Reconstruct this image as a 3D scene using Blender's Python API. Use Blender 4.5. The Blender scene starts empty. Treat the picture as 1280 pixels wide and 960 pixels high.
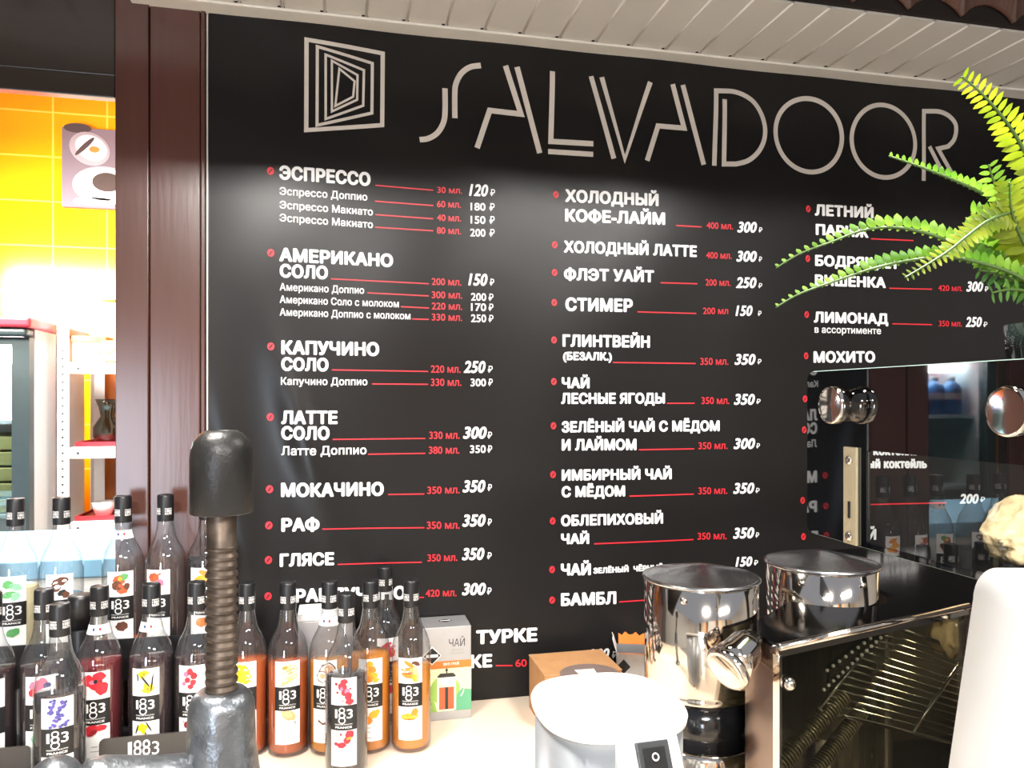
import bpy, math, random
import numpy as np
from mathutils.geometry import delaunay_2d_cdt
from mathutils import Vector, Matrix, noise
random.seed(7)
C = bpy.context.scene.collection
PI = math.pi
# ------------------------------------------------------------------ camera
FPX, YAW, HOR = 950.0, math.radians(12.75), 500.0     # focal length in px of 1280, yaw right of +Y, horizon row
CAMZ, WALLY, DECK = 1.54, 1.60, 0.90                  # eye height, menu wall, counter top
SY, CY = math.sin(YAW), math.cos(YAW)
cam_d = bpy.data.cameras.new('camera'); cam_d.sensor_width = 36.0
cam_d.lens = FPX / 1280 * 36.0
cam_d.shift_y = (HOR - 480) / 1280
cam_d.clip_start = 0.02
cam = bpy.data.objects.new('camera', cam_d); C.objects.link(cam)
cam.location = (0, 0, CAMZ); cam.rotation_euler = (PI / 2, 0, -YAW)
sc = bpy.context.scene
sc.camera = cam
sc.view_settings.view_transform = 'Standard'; sc.view_settings.look = 'None'
sc.view_settings.exposure = 0.0; sc.view_settings.gamma = 1.0
sc.view_settings.use_curve_mapping = False
sc.cycles.max_bounces = 14; sc.cycles.transparent_max_bounces = 40
sc.cycles.transmission_bounces = 10; sc.cycles.glossy_bounces = 6; sc.cycles.diffuse_bounces = 4
sc.cycles.sample_clamp_indirect = 6.0; sc.cycles.caustics_refractive = False; sc.cycles.caustics_reflective = False

def W(px, py, Y=None, X=None, z=None, zc=None):
    """a point of the place seen at (px, py) of the 1280x960 photograph, on a given plane"""
    u = (px - 640) / FPX; v = (HOR - py) / FPX
    dx, dy = SY + u * CY, CY - u * SY
    if Y is not None: t = Y / dy
    elif X is not None: t = X / dx
    elif z is not None: t = (z - CAMZ) / v
    else: t = zc
    return Vector((dx * t, dy * t, CAMZ + v * t))
def ZC(p): return p[0] * SY + p[1] * CY

# ------------------------------------------------------------------ world and lamps
wd = bpy.data.worlds.new('world'); sc.world = wd; wd.use_nodes = True
wd.node_tree.nodes['Background'].inputs[0].default_value = (0.80, 0.86, 1.0, 1)
wd.node_tree.nodes['Background'].inputs[1].default_value = 0.42
def area(name, loc, target, sx, sy, power, col=(1, 1, 1), spread=180):
    d = bpy.data.lights.new(name, 'AREA'); d.shape = 'RECTANGLE'; d.size = sx; d.size_y = sy
    d.energy = power; d.color = col; d.spread = math.radians(spread)
    o = bpy.data.objects.new(name, d); C.objects.link(o); o.location = loc
    o.rotation_euler = (Vector(target) - Vector(loc)).to_track_quat('-Z', 'Y').to_euler()
    return o
area('hall_lamp_or_fill', (-0.38, -2.1, 2.98), (0.1, 1.5, 1.0), 0.55, 0.18, 115, (1.0, 0.97, 0.92))
area('hall_lamp_or_fill', (1.7, -2.3, 2.98), (0.4, 1.5, 1.0), 1.2, 0.20, 80, (1.0, 0.97, 0.92))
area('hall_lamp_or_fill', (0.2, -3.0, 3.2), (0.2, -4.4, 0.6), 3.0, 0.4, 220, (1.0, 0.97, 0.92))  # added fill, brightens the front wall that the chrome mirrors
area('hall_window', (-1.75, -3.6, 1.0), (-0.3, 1.5, 1.1), 0.8, 1.5, 85, (0.76, 0.86, 1.0))
area('back_room_lamp', (-1.28, 2.25, 2.05), (-0.92, 3.4, 1.75), 0.8, 0.3, 38, (1.0, 0.97, 0.9), 95)
area('back_room_lamp', (-0.9, 1.98, 2.84), (-0.8, 2.7, 0.9), 0.9, 0.25, 70, (1.0, 0.97, 0.92), 110)
area('counter_fill', (-0.30, 0.80, 2.24), (-0.25, 0.95, 0.9), 0.25, 0.10, 12, (1.0, 0.95, 0.88), 105)  # added fill under the canopy, brightens the worktop
area('counter_fill', (0.75, 0.72, 2.24), (0.70, 0.85, 0.9), 0.25, 0.10, 12, (1.0, 0.95, 0.88), 105)  # second added fill, above the machines

# ------------------------------------------------------------------ materials
def lin(c):
    return tuple(((x / 255) / 12.92 if x / 255 <= 0.04045 else ((x / 255 + 0.055) / 1.055) ** 2.4) for x in c)
def nodes(name):
    m = bpy.data.materials.new(name); m.use_nodes = True
    nt = m.node_tree; b = nt.nodes['Principled BSDF']
    return m, nt, b
def mat(name, rgb, rough=0.5, metal=0.0, spec=0.5, var=0.0, scale=30.0, bump=0.0, bscale=60.0, coat=0.0, stretch=None, emit=0.0):
    m, nt, b = nodes(name)
    col = lin(rgb) + (1,)
    b.inputs['Base Color'].default_value = col
    b.inputs['Roughness'].default_value = rough; b.inputs['Metallic'].default_value = metal
    b.inputs['Specular IOR Level'].default_value = spec; b.inputs['Coat Weight'].default_value = coat
    if emit:
        b.inputs['Emission Color'].default_value = col; b.inputs['Emission Strength'].default_value = emit
    tc = nt.nodes.new('ShaderNodeTexCoord')
    mp = nt.nodes.new('ShaderNodeMapping'); nt.links.new(tc.outputs['Object'], mp.inputs['Vector'])
    if stretch: mp.inputs['Scale'].default_value = stretch
    if var:
        n = nt.nodes.new('ShaderNodeTexNoise'); n.inputs['Scale'].default_value = scale; n.inputs['Detail'].default_value = 4
        nt.links.new(mp.outputs[0], n.inputs['Vector'])
        r = nt.nodes.new('ShaderNodeValToRGB')
        r.color_ramp.elements[0].position = 0.3; r.color_ramp.elements[1].position = 0.7
        r.color_ramp.elements[0].color = tuple(x * (1 - var) for x in col[:3]) + (1,)
        r.color_ramp.elements[1].color = tuple(min(1, x * (1 + var)) for x in col[:3]) + (1,)
        nt.links.new(n.outputs['Fac'], r.inputs[0]); nt.links.new(r.outputs[0], b.inputs['Base Color'])
    if bump:
        n2 = nt.nodes.new('ShaderNodeTexNoise'); n2.inputs['Scale'].default_value = bscale; n2.inputs['Detail'].default_value = 3
        nt.links.new(mp.outputs[0], n2.inputs['Vector'])
        bp = nt.nodes.new('ShaderNodeBump'); bp.inputs['Strength'].default_value = bump; bp.inputs['Distance'].default_value = 0.01
        nt.links.new(n2.outputs['Fac'], bp.inputs['Height']); nt.links.new(bp.outputs[0], b.inputs['Normal'])
    return m
def glassy(name, tint=(1, 1, 1), edge=(0.55, 0.57, 0.58), ior=1.5, body=None, body_w=0.0, rough=0.0):
    """clear wall of glass or liquid: tinted see-through, Fresnel gloss, longer (darker) path at the rim"""
    m = bpy.data.materials.new(name); m.use_nodes = True; nt = m.node_tree
    for n in list(nt.nodes): nt.nodes.remove(n)
    out = nt.nodes.new('ShaderNodeOutputMaterial')
    lw = nt.nodes.new('ShaderNodeLayerWeight'); lw.inputs[0].default_value = 0.35
    mx = nt.nodes.new('ShaderNodeMix'); mx.data_type = 'RGBA'
    mx.inputs['A'].default_value = tint + (1,); mx.inputs['B'].default_value = edge + (1,)
    nt.links.new(lw.outputs['Facing'], mx.inputs['Factor'])
    tr = nt.nodes.new('ShaderNodeBsdfTransparent'); nt.links.new(mx.outputs['Result'], tr.inputs[0])
    gl = nt.nodes.new('ShaderNodeBsdfGlossy'); gl.inputs['Roughness'].default_value = rough
    lf = nt.nodes.new('ShaderNodeLayerWeight'); lf.inputs[0].default_value = 0.5
    pw = nt.nodes.new('ShaderNodeMath'); pw.operation = 'POWER'; pw.inputs[1].default_value = 4.2
    f0 = ((ior - 1) / (ior + 1)) ** 2 * 2.2
    fr = nt.nodes.new('ShaderNodeMath'); fr.operation = 'MULTIPLY_ADD'; fr.inputs[1].default_value = 1 - f0; fr.inputs[2].default_value = f0
    nt.links.new(lf.outputs['Facing'], pw.inputs[0]); nt.links.new(pw.outputs[0], fr.inputs[0])
    cur = tr
    if body:
        df = nt.nodes.new('ShaderNodeBsdfTranslucent'); df.inputs[0].default_value = body + (1,)
        d2 = nt.nodes.new('ShaderNodeBsdfDiffuse'); d2.inputs[0].default_value = body + (1,)
        dm = nt.nodes.new('ShaderNodeMixShader'); dm.inputs[0].default_value = 0.8
        nt.links.new(df.outputs[0], dm.inputs[1]); nt.links.new(d2.outputs[0], dm.inputs[2])
        bm_ = nt.nodes.new('ShaderNodeMixShader'); bm_.inputs[0].default_value = body_w
        nt.links.new(tr.outputs[0], bm_.inputs[1]); nt.links.new(dm.outputs[0], bm_.inputs[2]); cur = bm_
    s = nt.nodes.new('ShaderNodeMixShader')
    nt.links.new(fr.outputs[0], s.inputs[0]); nt.links.new(cur.outputs[0], s.inputs[1]); nt.links.new(gl.outputs[0], s.inputs[2])
    nt.links.new(s.outputs[0], out.inputs[0])
    return m
M = {}
M['banner'] = mat('black vinyl', (30, 29, 29), 0.27, spec=0.2, var=0.12, scale=3, bump=0.03, bscale=500)
M['print_white'] = mat('white print', (238, 238, 238), 0.45, var=0.02)
M['print_red'] = mat('red print', (214, 38, 52), 0.45, var=0.03)
M['print_grey'] = mat('warm grey print', (214, 206, 197), 0.45, var=0.03)
M['brown'] = mat('brown laminate', (84, 54, 47), 0.22, spec=0.5, var=0.06, scale=6, stretch=(8, 8, 0.6), bump=0.015, bscale=14)
M['brown_dark'] = mat('dark brown laminate', (50, 42, 37), 0.28, spec=0.5, var=0.08, scale=5, stretch=(1, 1, 12))
M['gap'] = mat('dark gap', (12, 10, 10), 0.8)
M['pvc'] = mat('cream plastic panels', (224, 219, 211), 0.4, var=0.02, scale=2)
M['pvc_bead'] = mat('cream plastic bead', (236, 231, 222), 0.4, var=0.02)
M['roof'] = mat('brown roof tiles', (92, 58, 46), 0.35, var=0.15, scale=12)
M['roof_dark'] = mat('roof slab and arch shade', (34, 26, 22), 0.8, var=0.1)
M['deck'] = mat('cream worktop', (240, 222, 200), 0.3, var=0.03, scale=8)
M['deck_front'] = mat('counter front', (120, 96, 76), 0.5, var=0.1)
M['plaster'] = mat('plaster', (205, 200, 192), 0.8, var=0.04, scale=4)
M['hall_floor'] = mat('hall floor tiles', (176, 172, 166), 0.25, var=0.06, scale=2)
M['chrome'] = mat('polished steel', (222, 213, 202), 0.08, 1.0, var=0.04, scale=10)
M['steel'] = mat('brushed steel', (178, 176, 174), 0.24, 1.0, var=0.08, scale=20, stretch=(1, 1, 30))
M['steel_dark'] = mat('dark polished steel', (70, 70, 72), 0.1, 1.0, var=0.1, scale=10)
M['copper_steel'] = mat('stainless trim', (128, 114, 108), 0.16, 1.0, var=0.05)
M['black_gloss'] = mat('black glass enamel', (10, 12, 15), 0.02, spec=1.0, var=0.1)
M['black_plastic'] = mat('black plastic', (26, 26, 27), 0.35, var=0.15, scale=25, bump=0.04, bscale=120)
M['cap_black'] = mat('black cap', (22, 23, 26), 0.38, var=0.1)
M['rubber'] = mat('black rubber', (27, 26, 25), 0.42, var=0.25, scale=40, bump=0.08, bscale=180)
M['cast'] = mat('hammered silver paint', (118, 122, 126), 0.36, 0.8, var=0.25, scale=50, bump=0.22, bscale=75)
M['rod'] = mat('worn steel rod', (98, 86, 76), 0.46, 0.8, var=0.35, scale=60)
M['white_plastic'] = mat('white plastic', (244, 244, 242), 0.3, var=0.01)
M['grey_body'] = mat('silver grey body', (164, 168, 172), 0.3, 0.4, var=0.03, stretch=(1, 1, 8))
M['paper'] = mat('white label paper', (244, 242, 240), 0.55, var=0.01)
M['ink'] = mat('black label ink', (18, 18, 20), 0.5)
M['kraft'] = mat('kraft cardboard', (186, 138, 92), 0.7, var=0.06, scale=40)
M['emblem'] = mat('grey brown print', (122, 104, 98), 0.6, var=0.04)
M['silver_card'] = mat('silver card', (178, 178, 180), 0.35, 0.5, var=0.03)
M['orange'] = mat('orange print', (224, 122, 52), 0.5, var=0.05)
M['glass'] = glassy('clear bottle glass', (0.97, 0.98, 0.98), (0.62, 0.64, 0.66), body=(.8, .82, .84), body_w=.025)
M['pane'] = glassy('window pane', (0.86, 0.9, 0.9), (0.6, 0.66, 0.66))
M['dark_pane'] = glassy('smoked pane', (0.8, 0.79, 0.72), (0.5, 0.5, 0.46))

# ------------------------------------------------------------------ geometry helpers
class G:
    def __init__(s): s.v = []; s.f = []; s.m = []; s.s = []
    def add(s, vs, fs, m=0, smooth=False, T=None):
        o = len(s.v)
        s.v += [tuple(T @ Vector(p)) if T else tuple(p) for p in vs]
        s.f += [tuple(i + o for i in f) for f in fs]
        s.m += [m] * len(fs); s.s += [smooth] * len(fs)
        return s
    def box(s, lo, hi, m=0, T=None, b=0.0):
        (x0, y0, z0), (x1, y1, z1) = lo, hi
        if b <= 0:
            vs = [(x, y, z) for z in (z0, z1) for y in (y0, y1) for x in (x0, x1)]
            fs = [(0, 2, 3, 1), (4, 5, 7, 6), (0, 1, 5, 4), (2, 6, 7, 3), (0, 4, 6, 2), (1, 3, 7, 5)]
            return s.add(vs, fs, m, False, T)
        import bmesh
        bm = bmesh.new(); bmesh.ops.create_cube(bm, size=1.0)
        for v in bm.verts:
            v.co = Vector(((x0 + x1) / 2 + v.co.x * (x1 - x0), (y0 + y1) / 2 + v.co.y * (y1 - y0), (z0 + z1) / 2 + v.co.z * (z1 - z0)))
        bmesh.ops.bevel(bm, geom=bm.edges[:], offset=b, segments=3, profile=0.5, affect='EDGES')
        bm.verts.index_update()
        vs = [v.co.copy() for v in bm.verts]; fs = [[v.index for v in f.verts] for f in bm.faces]
        bm.free(); return s.add(vs, fs, m, False, T)
    def lathe(s, prof, n=40, m=0, smooth=True, T=None, a0=0.0, a1=2 * PI):
        full = abs(a1 - a0 - 2 * PI) < 1e-6
        k = n if full else n + 1
        vs = []; fs = []
        for r, z in prof:
            for i in range(k):
                a = a0 + (a1 - a0) * i / n
                vs.append((r * math.sin(a), -r * math.cos(a), z))
        for j in range(len(prof) - 1):
            for i in range(n):
                i2 = (i + 1) % k
                a, b2, c, d = j * k + i, j * k + i2, (j + 1) * k + i2, (j + 1) * k + i
                if prof[j][0] < 1e-7: fs.append((a, c, d))
                elif prof[j + 1][0] < 1e-7: fs.append((a, b2, d))
                else: fs.append((a, b2, c, d))
        return s.add(vs, fs, m, smooth, T)
    def tube(s, pts, r, n=10, m=0, smooth=True, T=None, cap=True):
        pts = [Vector(p) for p in pts]; rs = r if isinstance(r, (list, tuple)) else [r] * len(pts)
        vs = []; fs = []; ref = None
        for i, p in enumerate(pts):
            t = (pts[min(i + 1, len(pts) - 1)] - pts[max(i - 1, 0)]).normalized()
            if ref is None: ref = t.orthogonal().normalized()
            ref = (ref - t * ref.dot(t)); ref = ref.normalized() if ref.length > 1e-6 else t.orthogonal().normalized()
            bi = t.cross(ref)
            for k in range(n):
                a = 2 * PI * k / n
                vs.append(p + (ref * math.cos(a) + bi * math.sin(a)) * rs[i])
        for i in range(len(pts) - 1):
            for k in range(n):
                k2 = (k + 1) % n
                fs.append((i * n + k, i * n + k2, (i + 1) * n + k2, (i + 1) * n + k))
        if cap:
            fs.append(tuple(range(n - 1, -1, -1))); fs.append(tuple((len(pts) - 1) * n + k for k in range(n)))
        return s.add(vs, fs, m, smooth, T)
    def prism(s, poly, z0, z1, m=0, T=None, smooth=False):
        n = len(poly)
        vs = [(x, y, z0) for x, y in poly] + [(x, y, z1) for x, y in poly]
        fs = [tuple(range(n - 1, -1, -1)), tuple(range(n, 2 * n))]
        s.add(vs, fs, m, False, T)
        o = [(i, (i + 1) % n, n + (i + 1) % n, n + i) for i in range(n)]
        return s.add(vs, o, m, smooth, T)
    def ball(s, c, r, n=16, m=0, T=None, fz=1.0):
        pr = [(r * math.sin(PI * i / n), -r * math.cos(PI * i / n) * fz) for i in range(n + 1)]
        pr[0] = (0, -r * fz); pr[-1] = (0, r * fz)
        L = Matrix.Translation(Vector(c)); return s.lathe(pr, 2 * n, m, True, T @ L if T else L)
def T3(x=0, y=0, z=0, rx=0, ry=0, rz=0):
    return Matrix.Translation((x, y, z)) @ Matrix.Rotation(rz, 4, 'Z') @ Matrix.Rotation(ry, 4, 'Y') @ Matrix.Rotation(rx, 4, 'X')
def obj(name, g, mats, parent=None, label=None, loc=None):
    me = bpy.data.meshes.new(name)
    off = Vector(loc) if loc is not None else None
    me.from_pydata([tuple(Vector(p) - off) for p in g.v] if off else g.v, [], g.f)
    for m in (mats if isinstance(mats, (list, tuple)) else [mats]): me.materials.append(m)
    me.polygons.foreach_set('material_index', g.m)
    me.polygons.foreach_set('use_smooth', g.s)
    me.validate(); me.update()
    o = bpy.data.objects.new(name, me); C.objects.link(o)
    if parent is not None: o.parent = parent
    elif off: o.location = off
    if label: o['label'] = label
    return o
def thing(name, label, cat, loc=(0, 0, 0), rz=0.0, group=None):
    o = bpy.data.objects.new(name, None); C.objects.link(o)
    o.empty_display_size = 0.03
    o.location = loc; o.rotation_euler = (0, 0, rz); o['label'] = label; o['category'] = cat
    if group: o['group'] = group
    return o
def tag(o, label, cat, group=None):
    o['label'] = label; o['category'] = cat
    if group: o['group'] = group
    return o
def struct(name, g, mats):
    o = obj(name, g, mats); o['kind'] = 'structure'; return o
def bound(o, segs=2, w=0.002):
    b = o.modifiers.new('bevel', 'BEVEL'); b.width = w; b.segments = segs; b.limit_method = 'ANGLE'
    return o
# lettering -----------------------------------------------------------
_tc = {}
def glyphs(s, bold=0.0, shear=0.0, res=4):
    """(verts, faces, width): outlines filled, baseline 0, capital height 1, left edge 0"""
    key = (s, bold, shear, res)
    if key in _tc: return _tc[key]
    def build(t):
        cu = bpy.data.curves.new('t', 'FONT'); cu.body = t; cu.size = 1.0; cu.shear = shear
        if bold > 0.025: cu.space_character = 1.0 + bold * 0.9
        cu.resolution_u = res; cu.dimensions = '2D'; cu.fill_mode = 'NONE'; cu.size = 10.0
        ob = bpy.data.objects.new('t', cu); C.objects.link(ob)
        dg = bpy.context.evaluated_depsgraph_get(); dg.update()
        me = bpy.data.meshes.new_from_object(ob.evaluated_get(dg))
        co = [v.co.xy for v in me.vertices]; ed = [tuple(e.vertices) for e in me.edges]
        r = delaunay_2d_cdt(co, ed, [], 0, 1e-6)
        A = np.array([co[a] for a, b in ed]); B = np.array([co[b] for a, b in ed]); V = np.array([tuple(v) for v in r[0]]); F = np.array([tuple(f) for f in r[2]])
        P = V[F].mean(axis=1); ax, ay, bx, by = A[:, 0], A[:, 1], B[:, 0], B[:, 1]
        py_ = P[:, 1:2]; cr_ = (ay[None] > py_) != (by[None] > py_); dy_ = np.where(np.abs(by - ay) < 1e-12, 1, by - ay)
        xi = ax[None] + (py_ - ay[None]) * ((bx - ax) / dy_)[None]
        F = F[((cr_ & (xi > P[:, 0:1])).sum(axis=1) % 2) == 1]          # keep what lies within the outlines, not the counters
        vs = [(x * 0.1, y * 0.1, 0) for x, y in V]; fs = [tuple(int(q) for q in f) for f in F]
        bpy.data.objects.remove(ob); bpy.data.curves.remove(cu); bpy.data.meshes.remove(me)
        if bold > 0:                                   # heavier weight: the outline thickened all round
            n = 8 if bold > 0.03 else 4
            b2 = (vs, fs); vs = []; fs = []
            for k in range(n):
                dx, dy = bold * math.cos(2 * PI * (k + 0.5) / n), bold * 0.8 * math.sin(2 * PI * (k + 0.5) / n)
                o = len(vs); vs = vs + [(p[0] + dx, p[1] + dy, k + 1) for p in b2[0]]; fs = fs + [tuple(i + o for i in f) for f in b2[1]]
        return vs, fs
    hk = ('cap', bold)
    if hk not in _tc:
        v0, _ = build('H'); _tc[hk] = (min(p[1] for p in v0), max(p[1] for p in v0))
    b0, b1 = _tc[hk]; k = 1.0 / (b1 - b0)
    vs, fs = build(s)
    x0 = min(p[0] for p in vs); x1 = max(p[0] for p in vs)
    r = ([((p[0] - x0) * k, (p[1] - b0) * k, p[2]) for p in vs], fs, (x1 - x0) * k)
    _tc[key] = r
    return r
# ------------------------------------------------------------------ the setting
def WX(px): return W(px, 500, Y=WALLY).x
R0 = CAMZ                                             # eye height, for heights given from the eye
JL, JR = -0.66, WX(146)                               # door opening in the menu wall
LINT = W(146, 125, Y=WALLY).z
g = G(); g.box((-4.0, -6.0, -0.05), (4.5, 4.6, 0.0)); struct('floor', g, M['hall_floor'])
g = G()
g.box((-4.0, WALLY, 0), (JL, WALLY + 0.025, 2.75)); g.box((JR, WALLY, 0), (4.5, WALLY + 0.025, 2.75))
g.box((JL, WALLY, LINT + 0.005), (JR, WALLY + 0.025, 2.75)); struct('wall_back', g, M['brown_dark'])
# brown casing boards round the opening
def board(n, x0, x1, z0, z1, t, m):
    g = G(); g.box((x0, WALLY - t, z0), (x1, WALLY - 0.0005, z1)); return bound(struct('trim_%d' % n, g, M[m]), 2, 0.002)
ZT = R0 + 0.77
board(1, JR, WX(187.5), 0.9, ZT + 0.1, 0.012, 'brown'); board(2, WX(188.5), WX(251), 0.9, ZT + 0.1, 0.008, 'brown')
board(3, WX(252), WX(257.5), 0.9, ZT + 0.1, 0.011, 'brown')
board(4, JL, JR - 0.001, LINT, W(146, 98, Y=WALLY).z, 0.011, 'brown_dark')
board(5, JL - 1.2, JR - 0.001, W(146, 97, Y=WALLY).z, ZT + 0.1, 0.007, 'brown_dark')
board(6, JL - 0.9, JL, 0.9, LINT, 0.010, 'brown')
g = G(); g.box((WX(258.6), WALLY - 0.004, 0.9), (WX(260.4), WALLY - 0.0005, ZT)); struct('trim_7', g, M['pvc'])

# soffit of narrow plastic panels running out from the wall
g = G(); P = 0.0806; x = -0.11 - P * 8; E0, E1 = 1.318, WALLY
while x < 2.3:
    g.box((x + 0.0012, E0, ZT), (x + P - 0.0012, E1, ZT + 0.008), 0)
    g.tube([(x, E0, ZT + 0.0012), (x, 1.556, ZT + 0.0012)], 0.0036, 8, 1)
    g.box((x - 0.009, 1.548, ZT - 0.0008), (x + 0.004, 1.556, ZT + 0.004), 2)
    x += P
g.box((-0.8, E0, ZT + 0.008), (2.3, E1, ZT + 0.02), 2)
struct('ceiling', g, [M['pvc'], M['pvc_bead'], M['gap']])
g = G(); g.box((WX(166), 1.552, ZT - 0.006), (2.3, WALLY, ZT)); bound(struct('trim_8', g, M['pvc_bead']), 3, 0.004)
# tiled canopy over the bar, its arched front lip at the soffit edge
g = G(); n = 0; x = -0.9
P2 = 0.125
pts_top = []
while x < 2.4:
    k = 12
    lo = [(x + P2 * i / k, R0 + 0.775 + 0.03 * math.sin(PI * i / k) ** 0.8) for i in range(k + 1)]
    for i in range(k):
        (xa, za), (xb, zb) = lo[i], lo[i + 1]
        g.add([(xa, 1.29, za), (xb, 1.29, zb), (xb, 1.285, R0 + 0.90), (xa, 1.285, R0 + 0.90),
               (xa, 1.30, za), (xb, 1.30, zb)], [(0, 1, 2, 3), (0, 4, 5, 1)], 0, True)
    x += P2
g.box((-0.9, 1.306, ZT + 0.003), (2.4, 1.316, R0 + 0.95), 1)  # dark board put in for the shade inside the tile arches
g.add([(-3, 1.284, R0 + 0.9), (3.2, 1.284, R0 + 0.9), (3.2, 0.54, R0 + 0.722), (-3, 0.54, R0 + 0.722),
       (-3, 1.284, R0 + 0.98), (3.2, 1.284, R0 + 0.98), (3.2, 0.54, R0 + 0.80), (-3, 0.54, R0 + 0.80)],
      [(0, 1, 2, 3), (7, 6, 5, 4), (3, 2, 6, 7), (0, 3, 7, 4), (1, 5, 6, 2), (0, 4, 5, 1)], 1)
can = struct('ceiling_canopy', g, [M['roof'], M['roof_dark']])
# the hall behind the camera
g = G(); hx = -4.0
hp_ = [(1.1, 0), (.5, 1), (.9, 2), (.25, 3), (.7, 1), (.9, 0), (.3, 3), (.6, 1), (1.0, 2), (.5, 0), (.45, 1), (1.4, 2)]
for w_, m_ in hp_:
    g.box((hx, -5.0, 0), (min(4.5, hx + w_), -4.95, 3.3), m_); hx += w_
struct('wall_front', g, [M['plaster'], mat('dark stripe panel', (44, 36, 32), .5), mat('warm stripe panel', (214, 184, 150), .5), mat('orange stripe panel', (236, 140, 50), .5)])  # unseen panels, colours invented so the chrome reflects stripes
g = G(); g.box((-4.05, -5.0, 0), (-4.0, WALLY, 3.3)); struct('wall_left', g, M['plaster'])
g = G(); g.box((4.5, -6.0, 0), (4.55, 4.6, 3.2)); struct('wall_right', g, M['plaster'])
# back room seen through the opening
BY = 3.4
def tile_mat():
    m, nt, b = nodes('yellow wall tiles'); b.inputs['Roughness'].default_value = 0.15
    tc = nt.nodes.new('ShaderNodeTexCoord'); mp = nt.nodes.new('ShaderNodeMapping')
    mp.inputs['Rotation'].default_value = (PI / 2, 0, 0); mp.inputs['Location'].default_value = (0.13, 0.0, 0.03)
    br = nt.nodes.new('ShaderNodeTexBrick'); br.offset = 0.0
    br.inputs['Color1'].default_value = lin((246, 164, 14)) + (1,); br.inputs['Color2'].default_value = lin((244, 158, 12)) + (1,)
    br.inputs['Mortar'].default_value = lin((250, 196, 80)) + (1,)
    br.inputs['Scale'].default_value = 1.0; br.inputs['Brick Width'].default_value = 0.2; br.inputs['Row Height'].default_value = 0.18
    br.inputs['Mortar Size'].default_value = 0.0035; br.inputs['Bias'].default_value = 0.0
    nt.links.new(tc.outputs['Object'], mp.inputs[0]); nt.links.new(mp.outputs[0], br.inputs['Vector'])
    nt.links.new(br.outputs['Color'], b.inputs['Base Color']); return m
g = G(); g.box((-4.0, BY, 0), (1.2, BY + 0.08, 3.0)); struct('wall_far', g, tile_mat())
g = G(); g.box((-4.0, 1.63, 2.9), (1.2, BY, 2.98)); struct('ceiling_back_room', g, M['plaster'])
g = G(); g.box((0.25, 1.63, 0), (0.3, BY, 2.9)); struct('wall_partition', g, M['plaster'])

# worktop and its front
ctr = thing('bar_counter', 'long cream worktop bar counter carrying the bottles and machines', 'counter', (0.3, 1.0, 0))
def part(name, g, mats, root, label=None):
    """geometry given in place, stored relative to its thing"""
    inv = Matrix.Rotation(-root.rotation_euler.z, 4, 'Z') @ Matrix.Translation(-root.location)
    g.v = [tuple(inv @ Vector(p)) for p in g.v]
    return obj(name, g, mats, root, label=label)
g = G(); g.box((-0.95, 0.38, DECK - 0.04), (1.9, WALLY - 0.001, DECK)); bound(part('worktop', g, M['deck'], ctr), 3, 0.004)
g = G(); g.box((-0.92, 0.46, 0.0), (1.87, 0.50, DECK - 0.04))
for i in range(5): g.box((-0.8 + i * 0.53, 0.452, 0.12), (-0.35 + i * 0.53, 0.46, DECK - 0.12))
part('front_panel', g, M['deck_front'], ctr)

# ------------------------------------------------------------------ the printed menu
BX0, BX1, BZ0, BZ1 = WX(262), 1.72, DECK + 0.003, ZT - 0.001
def billow(X, Z):
    """how far the cloth stands off the wall"""
    z = Z - R0
    b = 0.006
    b += 0.011 * math.exp(-((X + 0.085 + 0.28 * (z + 0.02)) / 0.036) ** 2) * math.exp(-((z + 0.09) / 0.16) ** 2)
    b += 0.007 * math.exp(-((X + 0.235 + 0.16 * z) / 0.032) ** 2) * math.exp(-((z + 0.16) / 0.2) ** 2)
    b += 0.0016 * math.sin(7 * X + 5 * z) + 0.0012 * math.sin(15 * X - 9 * z + 1)
    if z > 0.42: b += 0.0025 * (z - 0.42) / 0.3 * math.sin(16 * X + 20 * z)
    return max(0.0015, b)
menu = thing('menu_banner', 'black printed cloth menu with white headings and prices covering the wall', 'menu', (0.65, WALLY, DECK))
def soff(g, root): return g
g = G(); NX, NZ = 230, 150
vs = [(BX0 + (BX1 - BX0) * i / NX, 0, BZ0 + (BZ1 - BZ0) * j / NZ) for j in range(NZ + 1) for i in range(NX + 1)]
vs = [(x, WALLY - billow(x, z), z) for x, _, z in vs]
fs = [(j * (NX + 1) + i, j * (NX + 1) + i + 1, (j + 1) * (NX + 1) + i + 1, (j + 1) * (NX + 1) + i) for j in range(NZ) for i in range(NX)]
g.add(vs, fs, 0, True); part('banner_cloth', g, M['banner'], menu)
LIFT = 0.0012
def onwall(X, Z, lift=LIFT): return (X, WALLY - billow(X, Z) - lift, Z)
def put_text(g, s, xl, yl, xr, yr, cap, bold=0.0, shear=0.0):
    vs, fs, w = glyphs(s, bold, shear)
    a = W(xl, yl, Y=WALLY); b = W(xr, yr, Y=WALLY)
    cm = cap * (ZC(a) + ZC(b)) / 2 / FPX
    out = []
    for x, y, q in vs:
        t = x / w
        out.append(onwall(a.x + t * (b.x - a.x), a.z + t * (b.z - a.z) + y * cm, LIFT + q * 0.00006))
    g.add(out, fs)
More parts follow.
